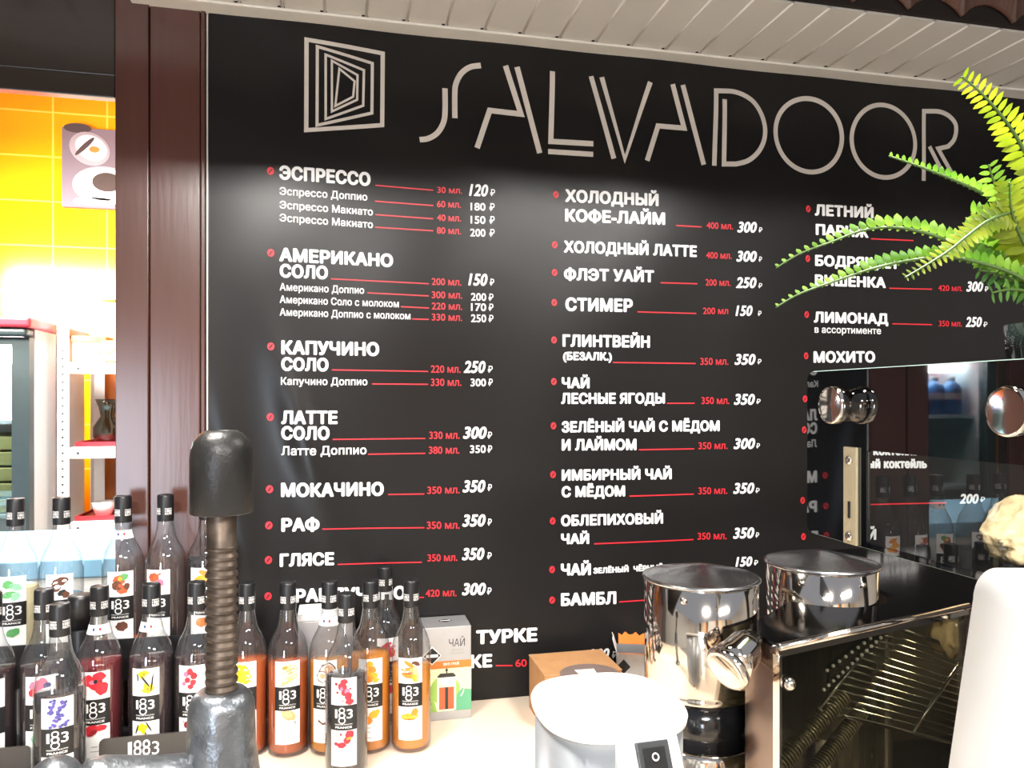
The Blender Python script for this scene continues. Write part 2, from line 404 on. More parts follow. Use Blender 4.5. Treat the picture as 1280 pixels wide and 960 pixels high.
def put_line(g, x0, y0, x1, y1, wpx=1.5):
    a = W(x0, y0, Y=WALLY); b = W(x1, y1, Y=WALLY); h = wpx * ZC(a) / FPX / 2; n = max(2, int((b.x - a.x) / 0.02))
    for i in range(n):
        t0, t1 = i / n, (i + 1) / n
        xa, za, xb, zb = a.x + t0 * (b.x - a.x), a.z + t0 * (b.z - a.z), a.x + t1 * (b.x - a.x), a.z + t1 * (b.z - a.z)
        g.add([onwall(xa, za - h), onwall(xb, zb - h), onwall(xb, zb + h), onwall(xa, za + h)], [(0, 1, 2, 3)])
def put_bullet(g, x, y, rx, ry):
    """a small red coffee bean with a dark slit"""
    c = W(x, y, Y=WALLY); k = ZC(c) / FPX; n = 20
    vs = [onwall(c.x, c.z)] + [onwall(c.x + rx * k * math.cos(2 * PI * i / n) , c.z + ry * k * math.sin(2 * PI * i / n)) for i in range(n)]
    g.add(vs, [(0, 1 + i, 1 + (i + 1) % n) for i in range(n)], 0)
    p = [(-0.55, -0.45), (-0.33, -0.6), (0.16, -0.06), (0.58, 0.42), (0.4, 0.6), (-0.14, 0.1)]
    g.add([onwall(c.x + a * rx * k, c.z + b * ry * k, LIFT + 0.0004) for a, b in p], [(0, 1, 2, 5), (5, 2, 3, 4)], 1)
BH, BS, BV, BP = 0.062, 0.03, 0.02, 0.042
def entry(heads, bullet=None, lines=(), vols=(), prices=(), opts=(), rub=(), brx=(4.3, 4.9)):
    g = G()
    for h in heads: put_text(g, *h, bold=BH if h[5] > 11 else BS * 2.4)
    e = part('menu_entry', g, M['print_white'], menu)
    def sub(name, g, m): 
        inv = Matrix.Translation(-menu.location); g.v = [tuple(inv @ Vector(p)) for p in g.v]; obj(name, g, m, e)
    for o in opts:
        g = G(); put_text(g, *o, bold=BS); sub('option_line', g, M['print_white'])
    if bullet:
        g = G(); put_bullet(g, *bullet, *brx); sub('bullet', g, [M['print_red'], M['banner']])
    for l in lines:
        g = G(); put_line(g, *l); sub('leader_line', g, M['print_red'])
    for v in vols:
        g = G(); put_text(g, *v, bold=BV); sub('volume', g, M['print_red'])
    for p in prices:
        g = G(); big = p[5] > 11
        put_text(g, *p[:6], bold=BP if big else 0.03, shear=0.22 if big else 0.0)
        if len(p) > 6: put_text(g, '₽', *p[6:], bold=0.02)
        sub('price', g, M['print_white'])
ml = ' мл.'
entry([('ЭСПРЕССО', 349.5, 226.2, 463, 234, 16.5)], (338.7, 215.5),
      [(469.2, 232.7, 541.2, 238.8), (468.7, 252.5, 541.2, 258), (469, 269.3, 541, 274.5), (468.7, 285, 541, 289.5)],
      [('30' + ml, 546, 242, 577, 243.3, 7.5), ('60' + ml, 545.7, 260, 575.5, 261, 8), ('40' + ml, 545.7, 277, 575.5, 278, 8), ('80' + ml, 545.5, 293, 575.5, 294, 8)],
      [('120', 585.5, 246, 609.5, 247, 15, 612, 246, 618, 246.2, 8), ('180', 587.5, 264, 606, 264.5, 9.5, 611, 264.5, 617.5, 264.7, 9),
       ('150', 587.5, 280.3, 606, 280.8, 9.5, 611, 280.6, 617.5, 280.8, 9), ('200', 587, 296.3, 606, 296.8, 9.5, 611, 296.6, 617.5, 296.8, 9)],
      [('Эспрессо Доппио', 350, 245, 459, 252, 9), ('Эспрессо Макиато', 350, 262, 466, 270.5, 9), ('Эспрессо Макиато', 350, 278, 466, 286.3, 9)])
entry([('АМЕРИКАНО', 349.5, 327.5, 491, 335, 16), ('СОЛО', 350, 347.5, 410, 350, 16)], (339, 317),
      [(413.7, 349.2, 535.5, 355.5), (459, 366.7, 535.5, 370.7), (500.7, 384, 535.5, 385.7), (514.5, 399.3, 535.5, 399.8)],
      [('200' + ml, 539, 357, 576, 357.8, 8.5), ('300' + ml, 539, 373.5, 577, 374, 8.5), ('220' + ml, 539, 387.5, 577, 388, 8.5), ('330' + ml, 539, 401.2, 577, 401.7, 8.5)],
      [('150', 584.5, 357.5, 608.7, 358, 15, 611.5, 357.5, 617, 357.7, 8), ('200', 588, 376.3, 607, 376.7, 9.5, 610, 376.5, 616, 376.7, 8.5),
       ('170', 588, 389, 607, 389.3, 9.5, 610, 389, 616, 389.2, 8.5), ('250', 588, 403, 607, 403.2, 9.5, 610, 403, 616, 403.2, 8.5)],
      [('Американо Доппио', 350, 363.7, 455, 368, 8.7), ('Американо Соло с молоком', 350, 379.2, 498.2, 385, 8.7), ('Американо Доппио с молоком', 350, 395, 512.5, 400, 8.7)])
entry([('КАПУЧИНО', 352, 443.2, 473.7, 445.5, 16.5), ('СОЛО', 352, 463.7, 410.7, 464.5, 16)], (339, 433.3),
      [(415, 462.5, 534.5, 464.5), (465, 480, 534.5, 480.5)], [('220' + ml, 538, 466, 575, 466.2, 9), ('330' + ml, 538, 482.5, 576, 482.5, 9)],
      [('250', 578.7, 466.3, 606.2, 466.5, 15, 609, 466, 615, 466, 8), ('300', 587.5, 483, 606.7, 483, 9.5, 609.5, 482.5, 615, 482.5, 8.5)],
      [('Капучино Доппио', 351.5, 481.2, 459, 481.7, 9)])
entry([('ЛАТТЕ', 352, 530, 422, 530, 16), ('СОЛО', 352, 549.5, 412, 549.5, 16)], (338.2, 521.2),
      [(416, 549, 531.2, 547.8), (460, 567.5, 531.2, 566.3)], [('330' + ml, 536, 548.5, 573.7, 548.2, 9), ('380' + ml, 535.5, 567, 573.5, 566.7, 9)],
      [('300', 578, 548.3, 607.5, 548.2, 15, 608.5, 548, 614, 548, 8), ('350', 586.7, 566, 606.2, 565.7, 9.5, 608.5, 565.5, 614, 565.5, 8.5)],
      [('Латте Доппио', 352, 568.7, 458, 567.5, 10.5)])
entry([('МОКАЧИНО', 351.5, 620.7, 479.5, 619.3, 16.5)], (337.3, 611), [(485, 617.7, 530, 617)], [('350' + ml, 533.7, 617, 573.7, 616, 9)],
      [('350', 577.5, 615, 605.7, 614.5, 15, 608.5, 613, 613.7, 613, 8)])
entry([('РАФ', 352, 664, 399.5, 663, 16)], (336.5, 656), [(403, 660.5, 530, 659)], [('350' + ml, 533, 660.5, 573.7, 660, 9)],
      [('350', 577, 657.5, 606, 657, 15, 608.5, 656, 613.5, 656, 8)])
entry([('ГЛЯСЕ', 350, 707.7, 417.7, 705.7, 15.5)], (336, 699), [(422, 704.8, 527, 701.9)], [('350' + ml, 533.8, 701, 571, 700, 8.7)],
      [('350', 576.7, 699.2, 604.5, 698.7, 15, 608, 698, 613.5, 698, 8)])
entry([('ФРАППУЧИНО', 350, 753, 507, 748, 16)], (335.5, 744), [(510, 746, 529.5, 745.6)], [('420' + ml, 531.5, 745, 570, 744, 8.7)],
      [('300', 576.7, 743, 606.5, 742.5, 15, 608, 742, 613.5, 742, 8)])
entry([('ТУРКЕ', 594.5, 804.5, 670.6, 800.5, 16.5)])
entry([('ПЕСКЕ', 541, 836.5, 614.6, 833, 16)], None, [(619, 831, 640, 830.8)],
      [('60' + ml, 643.5, 832.3, 684, 831, 9)], [('200', 734, 822, 760, 820.5, 12, 763, 821, 769, 821, 8)])
b2 = (3.6, 4.4)
entry([('ХОЛОДНЫЙ', 705.5, 253.2, 821, 259.2, 15), ('КОФЕ-ЛАЙМ', 705.5, 277.5, 829.2, 282.5, 15)], (694, 244), [(843, 283, 875, 284.7)],
      [('400' + ml, 881, 286.7, 914, 287.8, 8)], [('300', 919.5, 291.5, 944, 291.8, 13.5, 946.2, 291.5, 950.7, 291.5, 6)], brx=b2)
entry([('ХОЛОДНЫЙ ЛАТТЕ', 704, 316.2, 869, 322.3, 14)], (692.7, 306.5), [], [('400' + ml, 880.7, 323.7, 912.5, 324.5, 8)],
      [('300', 918.2, 327.8, 943.7, 328.2, 13.5, 946, 328, 950, 328, 6)], brx=b2)
entry([('ФЛЭТ УАЙТ', 704, 350.7, 815.7, 353.7, 14.5)], (692.5, 341), [(824, 354, 870, 355.2)], [('200' + ml, 880, 357.5, 911, 358.2, 8)],
      [('250', 917.5, 360.7, 943, 361, 13.5, 945.3, 361, 950, 361, 6)], brx=b2)
entry([('СТИМЕР', 705.7, 389.2, 789.5, 390.7, 16)], (692, 378.5), [(795.5, 390.2, 868.7, 392.2)], [('200 мл', 877, 393, 908, 393.2, 8)],
      [('150', 917, 395.5, 938, 395.5, 13, 944.5, 395.5, 949, 395.5, 6)], brx=b2)
entry([('ГЛИНТВЕЙН', 702, 433.7, 811.2, 435, 14.5), ('(БЕЗАЛК.)', 702.5, 450.5, 763.7, 451, 10)], (691.5, 425.2), [(765, 453.2, 868, 454.5)],
      [('350' + ml, 873.7, 456.2, 908.2, 456.2, 8.5)], [('350', 915.7, 456.3, 941.7, 456.3, 13.5, 944, 455.5, 949, 455.5, 6)], brx=b2)
entry([('ЧАЙ', 700.7, 485.5, 735.7, 485.5, 13), ('ЛЕСНЫЕ ЯГОДЫ', 700, 505, 830, 504.5, 13)], (691, 477), [(832.5, 504.2, 866.7, 504)],
      [('350' + ml, 875, 505, 909.5, 505, 8.5)], [('350', 915, 506, 941.2, 506, 13.5, 943, 505, 948.2, 505, 6)], brx=b2)
entry([('ЗЕЛЁНЫЙ ЧАЙ С МЁДОМ', 700.7, 540.5, 897.5, 538.8, 13), ('И ЛАЙМОМ', 700.7, 563, 794.5, 562.5, 13.5)], (690.5, 532), [(797.5, 562, 866.2, 560.8)],
      [('350' + ml, 871.2, 561.3, 907.5, 561, 8.5)], [('300', 915, 561.2, 942, 561, 13.5, 943.5, 560.3, 948, 560.3, 6)], brx=b2)
entry([('ИМБИРНЫЙ ЧАЙ', 700.7, 600.5, 838, 598.7, 13), ('С МЁДОМ', 700.7, 621.2, 780, 620, 13)], (690, 592.7), [(785.5, 619.7, 865.5, 617.2)],
      [('350' + ml, 871.2, 617.5, 907.5, 617, 8.5)], [('350', 915, 617, 941.5, 616.5, 13.5, 943, 616, 948, 616, 6)], brx=b2)
entry([('ОБЛЕПИХОВЫЙ', 700, 657.2, 827, 653.8, 13), ('ЧАЙ', 700, 679.5, 735, 679, 12.5)], (689.6, 650.5), [(741.2, 679, 865.5, 673.8)],
      [('350' + ml, 870.5, 674, 907, 673.5, 8.5)], [('350', 915, 673, 941.5, 672.3, 13.5, 943, 671.5, 947.5, 671.5, 6)], brx=b2)
entry([('ЧАЙ', 699.8, 718.5, 737, 717.8, 14), ('ЗЕЛЁНЫЙ  ЧЁРНЫЙ', 740, 716, 827, 711.5, 6.8)], (689, 711), [], [],
      [('150', 918, 708, 939, 707, 12, 941, 706, 946, 706, 6)], brx=b2)
entry([('БАМБЛ', 699.8, 756.4, 768.4, 753.5, 15)], (689, 749), [(772, 751, 850, 746)], brx=b2)
b3 = (3.2, 4.3)
entry([('ЛЕТНИЙ', 1016, 270.5, 1090, 273.7, 13.5), ('ПАРИЖ', 1017, 294.5, 1083.7, 298, 13)], (1008, 262), [(1087, 299, 1140, 301.2)], brx=b3)
entry([('БОДРЯЩАЯ', 1016, 333.2, 1118.7, 336.7, 13), ('ВИШЕНКА', 1015.7, 357.5, 1105.5, 360.5, 13)], (1007, 324), [(1110, 360.7, 1162.5, 362)],
      [('420' + ml, 1170, 364, 1200, 364.5, 7)], [('300', 1205, 365, 1226, 365, 12.5, 1228, 365, 1232.5, 365, 6)], brx=b3)
entry([('ЛИМОНАД', 1014.5, 403.7, 1108, 405.7, 13)], (1005.5, 393.7), [(1113, 405, 1162.5, 406.2)], [('350' + ml, 1170.7, 408.2, 1200, 408.5, 7)],
      [('250', 1204.5, 409, 1225, 409, 12.5, 1227, 409, 1232, 409, 6)], [('в ассортименте', 1015.5, 416.3, 1099, 418, 8.3)], brx=b3)
entry([('МОХИТО', 1014.2, 453.7, 1091.2, 453.3, 13.5)], (1005, 445), brx=b3)
entry([('коктейль', 1088, 568.7, 1145.5, 569, 11), ('ый коктейль', 1081, 585, 1156, 585, 11)], (1003, 537), [(1085, 630, 1180, 628)], [],
      [('200', 1196, 629, 1220, 629, 12, 1222, 627, 1228, 627, 6)], brx=b3)
entry([('Й', 1082, 674.5, 1092.5, 674, 13)], (1002, 670), brx=b3)
for y, x in ((498.5, 1004), (625, 1001)):
    g = G(); put_bullet(g, x, y, *b3); part('bullet', g, [M['print_red'], M['banner']], menu)
# emblem and shop name, drawn as strokes
def stroke(g, px, wpx, closed=False, m=0):
    P = [W(x, y, Y=WALLY) for x, y in px]; Q = [Vector((p.x, p.z)) for p in P]; ws = [wpx * ZC(p) / FPX / 2 for p in P]
    n = len(Q); L = []; Rr = []
    for i in range(n):
        a = Q[(i - 1) % n] if closed or i > 0 else None; c = Q[(i + 1) % n] if closed or i < n - 1 else None
        d0 = (Q[i] - a).normalized() if a is not None else None; d1 = (c - Q[i]).normalized() if c is not None else None
        if d0 is None: d0 = d1
        if d1 is None: d1 = d0
        n0 = Vector((-d0.y, d0.x)); n1 = Vector((-d1.y, d1.x)); mt = n0 + n1
        mt = mt / max(0.35, mt.dot(n0)) if mt.length > 1e-6 else n0
        L.append(Q[i] + mt * ws[i]); Rr.append(Q[i] - mt * ws[i])
    for i in range(n if closed else n - 1):
        j = (i + 1) % n; k = max(1, int((Q[j] - Q[i]).length / 0.012))
        for s in range(k):
            t0, t1 = s / k, (s + 1) / k
            q = [Rr[i].lerp(Rr[j], t0), Rr[i].lerp(Rr[j], t1), L[i].lerp(L[j], t1), L[i].lerp(L[j], t0)]
            g.add([onwall(p.x, p.y) for p in q], [(0, 1, 2, 3)], m)
g = G()
for q, w in ((((383.4, 52), (478.2, 68.6), (477.5, 157.8), (383, 164.6)), 5.2), (((396.8, 60.8), (465.2, 81.4), (464.7, 142.9), (396.4, 158.3)), 3.7),
             (((407.2, 70.9), (454.7, 90.2), (453.8, 133.8), (407.2, 150.4)), 3), (((414.9, 78.4), (446.8, 96.4), (446.3, 126.6), (414.9, 141)), 2.7),
             (((424.2, 88.4), (443.2, 103.9), (441.3, 122.9), (419.2, 134.2)), 2.6)):
    stroke(g, q, w, True)
part('emblem', g, M['print_grey'], menu)
def curve(pts, n=8):
    out = []
    P = [Vector(p) for p in pts]
    for i in range(len(P) - 1):
        a, b, c, d = P[max(i - 1, 0)], P[i], P[i + 1], P[min(i + 2, len(P) - 1)]
        for k in range(n):
            t = k / n
            out.append(0.5 * ((2 * b) + (c - a) * t + (2 * a - 5 * b + 4 * c - d) * t * t + (3 * b - a - 3 * c + d) * t ** 3))
    out.append(P[-1]); return [tuple(p) for p in out]
def ring(cx, cy, rx, ry, tilt, n=56):
    return [(cx + rx * math.cos(2 * PI * i / n), cy + ry * math.sin(2 * PI * i / n) + tilt * rx * math.cos(2 * PI * i / n)) for i in range(n)]
letters = [
 [(curve([(524.2, 175.7), (535, 174.3), (546.5, 167), (554, 154), (556, 139), (556, 111)]), 6.8, 0), (curve([(568.2, 148.7), (568.2, 120), (569.5, 106), (576, 93), (587, 85), (600.5, 83.2)]), 6.8, 0)],
 [([(595.7, 186.2), (611.6, 139), (650.3, 144), (630.8, 84.2)], 6.8, 0), ([(645, 86), (673.8, 192.5)], 6.8, 0)],
 [([(689, 91.5), (687.5, 178), (740.2, 181.2)], 6.6, 0), ([(684.2, 190.4), (740.2, 194.2)], 6.3, 0)],
 [([(737.5, 97), (765.8, 199.5)], 6.4, 0), ([(751, 98), (779.3, 200.5), (811.3, 104.2)], 6.4, 0)],
 [([(807, 202.3), (821, 158.7), (853.2, 161.7), (838.7, 107.3)], 6.3, 0), ([(851.2, 108.4), (877.5, 207.3)], 6.3, 0)],
 [([(890.7, 208.5), (892.7, 115.6)] + curve([(900, 115.6), (915, 116.2), (929.5, 121), (941.5, 130), (950.5, 145), (954.5, 162), (952.5, 178), (945, 192), (933, 202), (918, 206.3)]) + [(902.8, 206.3), (903.2, 126)], 6.1, 0)],
 [(ring(1009.2, 170, 41.3, 45.8, 0.10), 6, 1)],
 [(ring(1101.7, 177.7, 39.5, 44.9, 0.10), 5.7, 1)],
 [([(1152, 227), (1152.6, 140.2)] + curve([(1160, 140.2), (1172, 141), (1183, 146), (1191, 155), (1192.6, 165), (1190, 176), (1183, 184)]) + [(1170.5, 186.8), (1189, 221)], 5.6, 0), ([(1159.5, 184), (1177, 219)], 5.6, 0)],
]
for strokes in letters:
    g = G()
    for pts, w, cl in strokes: stroke(g, pts, w, bool(cl))
    part('title_letter', g, M['print_grey'], menu)
# ------------------------------------------------------------------ back room furniture
M['fridge_red'] = mat('red fridge top', (190, 40, 52), 0.35, var=0.04)
M['fridge_grey'] = mat('grey fridge frame', (58, 66, 66), 0.4, var=0.05)
M['fridge_white'] = mat('white fridge side', (228, 228, 228), 0.35, var=0.02)
M['fridge_in'] = mat('white fridge lining', (232, 240, 242), 0.4, var=0.02)
M['fridge_lamp'] = mat('fridge lamp', (250, 255, 255), 0.4, emit=110.0)
M['water'] = mat('blue plastic bottle', (60, 120, 176), 0.2, var=0.1)
M['rack_white'] = mat('white painted rack', (238, 236, 232), 0.4, var=0.02)
M['hole'] = mat('dark hole', (90, 88, 86), 0.8)
M['tray_red'] = mat('red tray', (176, 40, 50), 0.4, var=0.05)
M['ceramic'] = mat('white ceramic', (240, 238, 234), 0.2, var=0.02)
M['wicker'] = mat('wicker', (206, 170, 130), 0.7, var=0.25, scale=60, bump=0.4, bscale=90)
M['wood'] = mat('brown board', (150, 92, 48), 0.5, var=0.2, scale=5, stretch=(8, 8, 1))
M['pale_blue'] = mat('pale blue panel', (150, 205, 238), 0.35, var=0.03)
M['green_glass'] = glassy('green grey glass', (0.62, 0.68, 0.6), (0.25, 0.28, 0.24))
M['yellow_liner'] = mat('olive yellow drawers', (190, 184, 120), 0.5, var=0.12, scale=3, stretch=(1, 1, 14))

fx0, fx1, fy0, fy1, fz1 = -1.46, -0.865, 2.42, 2.90, 1.775
fr = thing('display_fridge', 'glass door drinks fridge with red top in the yellow tiled back room', 'fridge', ((fx0 + fx1) / 2, (fy0 + fy1) / 2, 0))
g = G()
for lo, hi in (((fx0, fy0 + .04, 0.02), (fx0 + .03, fy1, fz1 - .03)), ((fx1 - .03, fy0 + .04, 0.02), (fx1, fy1, fz1 - .03)), ((fx0 + .03, fy1 - .03, 0.02), (fx1 - .03, fy1, fz1 - .03)),
               ((fx0 + .03, fy0 + .04, 0.02), (fx1 - .03, fy1 - .03, 0.16))): g.box(lo, hi)
cab = part('cabinet', g, M['fridge_white'], fr)
g = G(); g.box((fx0 + .03, fy0 + .05, 0.16), (fx0 + .034, fy1 - .03, fz1 - .03)); g.box((fx1 - .034, fy0 + .05, .16), (fx1 - .03, fy1 - .03, fz1 - .03)); g.box((fx0 + .034, fy1 - .036, .16), (fx1 - .034, fy1 - .03, fz1 - .03))
part('lining', g, M['fridge_in'], fr)
g = G(); g.box((fx0 - .015, fy0 - .03, fz1 - .03), (fx1 + .012, fy1 + .02, fz1), 0, None, 0.008); part('top_panel', g, M['fridge_red'], fr, 'red top panel')
g = G(); g.box((fx0, fy0 - .02, fz1 - .054), (fx1, fy0 + .035, fz1 - .031), 0, None, 0.01); part('header', g, M['fridge_grey'], fr)
g = G()
for lo, hi in (((fx0, fy0, 0.06), (fx0 + .045, fy0 + .035, fz1 - .056)), ((fx1 - .045, fy0, .06), (fx1, fy0 + .035, fz1 - .056)), ((fx0 + .045, fy0, fz1 - .078), (fx1 - .045, fy0 + .035, fz1 - .056)), ((fx0 + .045, fy0, .06), (fx1 - .045, fy0 + .035, .11))): g.box(lo, hi)
dr = part('door', g, M['fridge_grey'], fr)
g = G(); g.box((fx0 + .045, fy0 + .014, .11), (fx1 - .045, fy0 + .019, fz1 - .078))
def sub(name, g, m, root, parent):
    inv = Matrix.Rotation(-root.rotation_euler.z, 4, 'Z') @ Matrix.Translation(-root.location)
    g.v = [tuple(inv @ Vector(p)) for p in g.v]; return obj(name, g, m, parent)
sub('door_glass', g, M['pane'], fr, dr)
g = G(); g.box((fx0 + .05, fy0 + .10, fz1 - .125), (fx1 - .05, fy0 + .20, fz1 - .06)); part('lamp', g, M['fridge_lamp'], fr, 'glowing white lamp box under the fridge top')
for z in (1.4755, 1.20, 0.93, 0.55):
    g = G(); g.box((fx0 + .035, fy0 + .07, z - .006), (fx1 - .035, fy1 - .04, z + .006)); part('shelf', g, M['fridge_in'], fr)
g = G()
for i in range(5): g.box((fx1 - .24, fy0 + .085, 1.209 + i * .046), (fx1 - .05, fy1 - .06, 1.249 + i * .046), 0, None, .004)
crate = thing('drawer_stack', 'olive yellow ribbed drawers inside the fridge on its middle shelf', 'drawers', (fx1 - .145, fy0 + .2, 1.2065))
part('drawer', g, M['yellow_liner'], crate)
def water_bottle(x, y, z, lab):
    t = thing('water_bottle', lab, 'bottle', (x, y, z), group='blue bottles in the back room fridge')
    pr = [(0, 0), (.034, .002), (.037, .01), (.037, .15), (.033, .172), (.016, .196), (.0135, .2), (.0135, .206)]
    pr = [(r, z * .66) for r, z in pr]; g = G(); g.lathe(pr, 24); obj('plastic', g, M['water'], t)
    g = G(); g.lathe([(.0377, .06), (.0377, .086)], 24); obj('label', g, M['paper'], t)
    g = G(); g.lathe([(.0, .150), (.014, .150), (.015, .148), (.015, .135), (0.012, .134)], 16); obj('cap', g, M['ceramic'], t)
blab = 'blue plastic drinks bottle with white label on upper fridge shelf'
for i in range(4): water_bottle(fx0 + .085 + i * .08, fy0 + .13, 1.482, blab)
for i in range(4): water_bottle(fx0 + .085 + i * .08, fy0 + .24, 1.482, blab)
# perforated white shelf rack
rx0, rx1, ry0, ry1 = -0.842, -0.18, 2.56, 2.92
rk = thing('shelf_rack', 'white perforated metal shelf rack beside the red topped fridge', 'shelf', ((rx0 + rx1) / 2, (ry0 + ry1) / 2, 0))
for cx, cy, sx, sy in ((rx0, ry0, 1, 1), (rx1, ry0, -1, 1), (rx0, ry1, 1, -1), (rx1, ry1, -1, -1)):
    g = G(); g.box((min(cx, cx + .036 * sx), min(cy, cy + .002 * sy), 0), (max(cx, cx + .036 * sx), max(cy, cy + .002 * sy), 1.86)); g.box((min(cx, cx + .002 * sx), min(cy, cy + .036 * sy), 0), (max(cx, cx + .002 * sx), max(cy, cy + .036 * sy), 1.86))
    for k in range(42):
        z = .85 + k * .024
        g.add([(cx + .018 * sx + .0035 * math.cos(a * PI / 4), cy - .0006 * sy, z + .0035 * math.sin(a * PI / 4)) for a in range(8)], [tuple(range(8))], 1)
    part('upright', g, [M['rack_white'], M['hole']], rk)
RZ = (1.87 - .0, 1.635, 1.378, 1.145, .85)
for z in (1.885, 1.655, 1.395, 1.165, 0.85):
    g = G(); g.box((rx0 + .037, ry0 + .001, z - .034), (rx1 - .037, ry0 + .004, z)); g.box((rx0 + .037, ry0 + .004, z - .003), (rx1 - .037, ry1 - .004, z))
    g.lathe([(0, 0), (.004, 0), (.004, .002), (0, .002)], 10, 1, T=T3(rx0 + .06, ry0 + .001, z - .017, PI / 2))
    part('shelf', g, [M['rack_white'], M['hole']], rk)
g = G(); g.box((rx0 - .02, ry1 + .04, .5), (rx1 + .1, ry1 + .06, 1.64))
tag(obj('back_board', g, M['wood']), 'brown wooden board standing behind the white shelf rack', 'board')
g = G(); pr = [(0, .002), (.055, 0), (.075, .012), (.088, .04), (.083, .066), (.078, .07), (.072, .06), (.06, .02), (0, .015)]
g.lathe(pr, 36); bk = obj('wicker_basket', g, M['wicker']); bk.location = (-.665, 2.67, 1.656)
tag(bk, 'round wicker basket on the upper white rack shelf', 'basket')
g = G(); g.tube([Vector((.085 * math.cos(a / 30 * 2 * PI), .085 * math.sin(a / 30 * 2 * PI), .04 + .006 * math.sin(a * 2.1))) for a in range(31)], .006, 8); obj('woven_rim', g, M['wicker'], bk)
g = G(); g.box((-.05, -.04, 0), (.05, .04, .09), 0, None, .004); g.box((-.052, -.042, .07), (.052, .042, .092), 1, None, .003)
cb = obj('paper_box', g, [M['paper'], M['kraft']]); cb.location = (-.795, 2.75, 1.656); cb.location.z = 1.656
tag(cb, 'small white paper box behind the wicker basket on the rack', 'box')
g = G(); g.box((-.12, -.11, 0), (.12, .11, .006)); g.box((-.12, -.11, .006), (.12, -.105, .014)); g.box((-.12, .105, .006), (.12, .11, .014)); g.box((-.12, -.105, .006), (-.115, .105, .014)); g.box((.115, -.105, .006), (.12, .105, .014))
for i, (z, lab) in enumerate(((1.396, 'red tray carrying glass jars on the rack'), (1.166, 'red tray carrying white cups on the rack'))):
    o = obj('serving_tray', g, M['tray_red']) if i == 0 else t0.copy()
    if i: C.objects.link(o)
    else: t0 = o
    o.location = (-.68, 2.70, z); tag(o, lab, 'tray')
for i, (x, y) in enumerate(((-.735, 2.69), (-.655, 2.67), (-.69, 2.765))):
    if i == 0:
        g = G(); g.lathe([(0, .002), (.03, 0), (.042, .02), (.042, .05), (.02, .085), (.026, .115), (.036, .14), (.0345, .14), (.0245, .115), (.018, .085), (.040, .05), (.04, .02), (0, .006)], 28)
        o = o1 = obj('glass_carafe', g, M['green_glass'])
    else: o = o1.copy(); C.objects.link(o)
    o.location = (x, y, 1.4025); tag(o, 'grey green glass carafe on red tray on the white rack', 'carafe', 'carafes on the rack')
for i, (x, y) in enumerate(((-.735, 2.65), (-.64, 2.68), (-.70, 2.755))):
    if i == 0:
        g = G(); g.lathe([(0, .004), (.02, 0), (.024, .003), (.03, .02), (.036, .045), (.034, .045), (.028, .02), (.02, .008), (0, .008)], 28)
        o = o2 = obj('coffee_cup', g, M['ceramic'])
        g = G(); g.tube([(.033 + .018 * math.sin(a * PI / 8), 0, .038 - .028 * a / 8) for a in range(9)], .0035, 8); h = obj('handle', g, M['ceramic'], o)
    else:
        o = o2.copy(); C.objects.link(o); h2 = h.copy(); h2.parent = o; C.objects.link(h2)
    o.location = (x, y, 1.1725); o.rotation_euler.z = 2.4 * i; tag(o, 'white coffee cup on red tray on the white rack', 'cup', 'cups on the rack')
# low pale cabinet just past the opening
lc = thing('chest_cabinet', 'low white cabinet with pale blue top edge just inside the back room', 'cabinet', (-.75, 1.95, 0))
zt = W(115, 697, Y=1.76).z
g = G(); g.box((-1.25, 1.76, .05), (-.3, 2.15, zt - .04), 0, None, .004); part('body', g, M['rack_white'], lc)
g = G(); g.box((-1.26, 1.75, zt - .04), (-.29, 2.16, zt), 0, None, .004); part('top', g, M['pale_blue'], lc, 'pale blue top')
for i in range(3):
    g = G(); g.box((-1.24, 1.748, zt - .052 - .1 * (i + 1)), (-.31, 1.759, zt - .052 - .1 * i - .012), 0, None, .003); part('drawer', g, M['rack_white'], lc)
# picture with cups on the tiles
pw0, pw1 = W(79, 160, Y=BY - .01), W(79, 259, Y=BY - .01)
px_ = lambda x, y: W(x, y, Y=BY - .026)
pc = thing('wall_picture', 'canvas picture of white coffee cups on the yellow tiled wall', 'picture', (pw0.x, BY, pw1.z))
g = G(); w_ = .62; g.box((pw0.x, BY - .025, pw1.z), (pw0.x + w_, BY - .0005, pw0.z)); part('canvas', g, mat('lilac grey canvas', (112, 102, 112), .7, var=.08, scale=4), pc)
def flat_ell(g, cx, cz, rx, rz, y, m, n=28, rot=0):
    g.add([(cx, y, cz)] + [(cx + rx * math.cos(a) * math.cos(rot) - rz * math.sin(a) * math.sin(rot), y, cz + rx * math.cos(a) * math.sin(rot) + rz * math.sin(a) * math.cos(rot)) for a in [2 * PI * i / n for i in range(n)]],
          [(0, 1 + i, 1 + (i + 1) % n) for i in range(n)], m)
g = G()
def E_(x, y, rx, ry, m, k, rot=0):
    p = px_(x, y); s = ZC(p) / FPX; flat_ell(g, p.x, p.z, rx * s, ry * s, BY - .0258 - .0004 * k, m, rot=rot)
E_(97, 160, 16, 6, 2, 0); E_(112, 186, 24, 20, 3, 1, -.5); E_(114, 185, 19, 15, 0, 2, -.5); E_(106, 183, 3, 16, 2, 3, -.75); E_(118, 187, 6, 4, 1, 3)
E_(130, 232, 36, 24, 3, 4); E_(131, 231, 32, 20, 0, 5); E_(134, 228, 17, 12, 4, 6); E_(120, 252, 26, 5, 0, 5)
part('painted_cups', g, [M['ceramic'], M['orange'], mat('brown paint', (64, 52, 54), .7), mat('grey paint', (150, 148, 156), .7), mat('coffee paint', (58, 44, 40), .7)], pc)

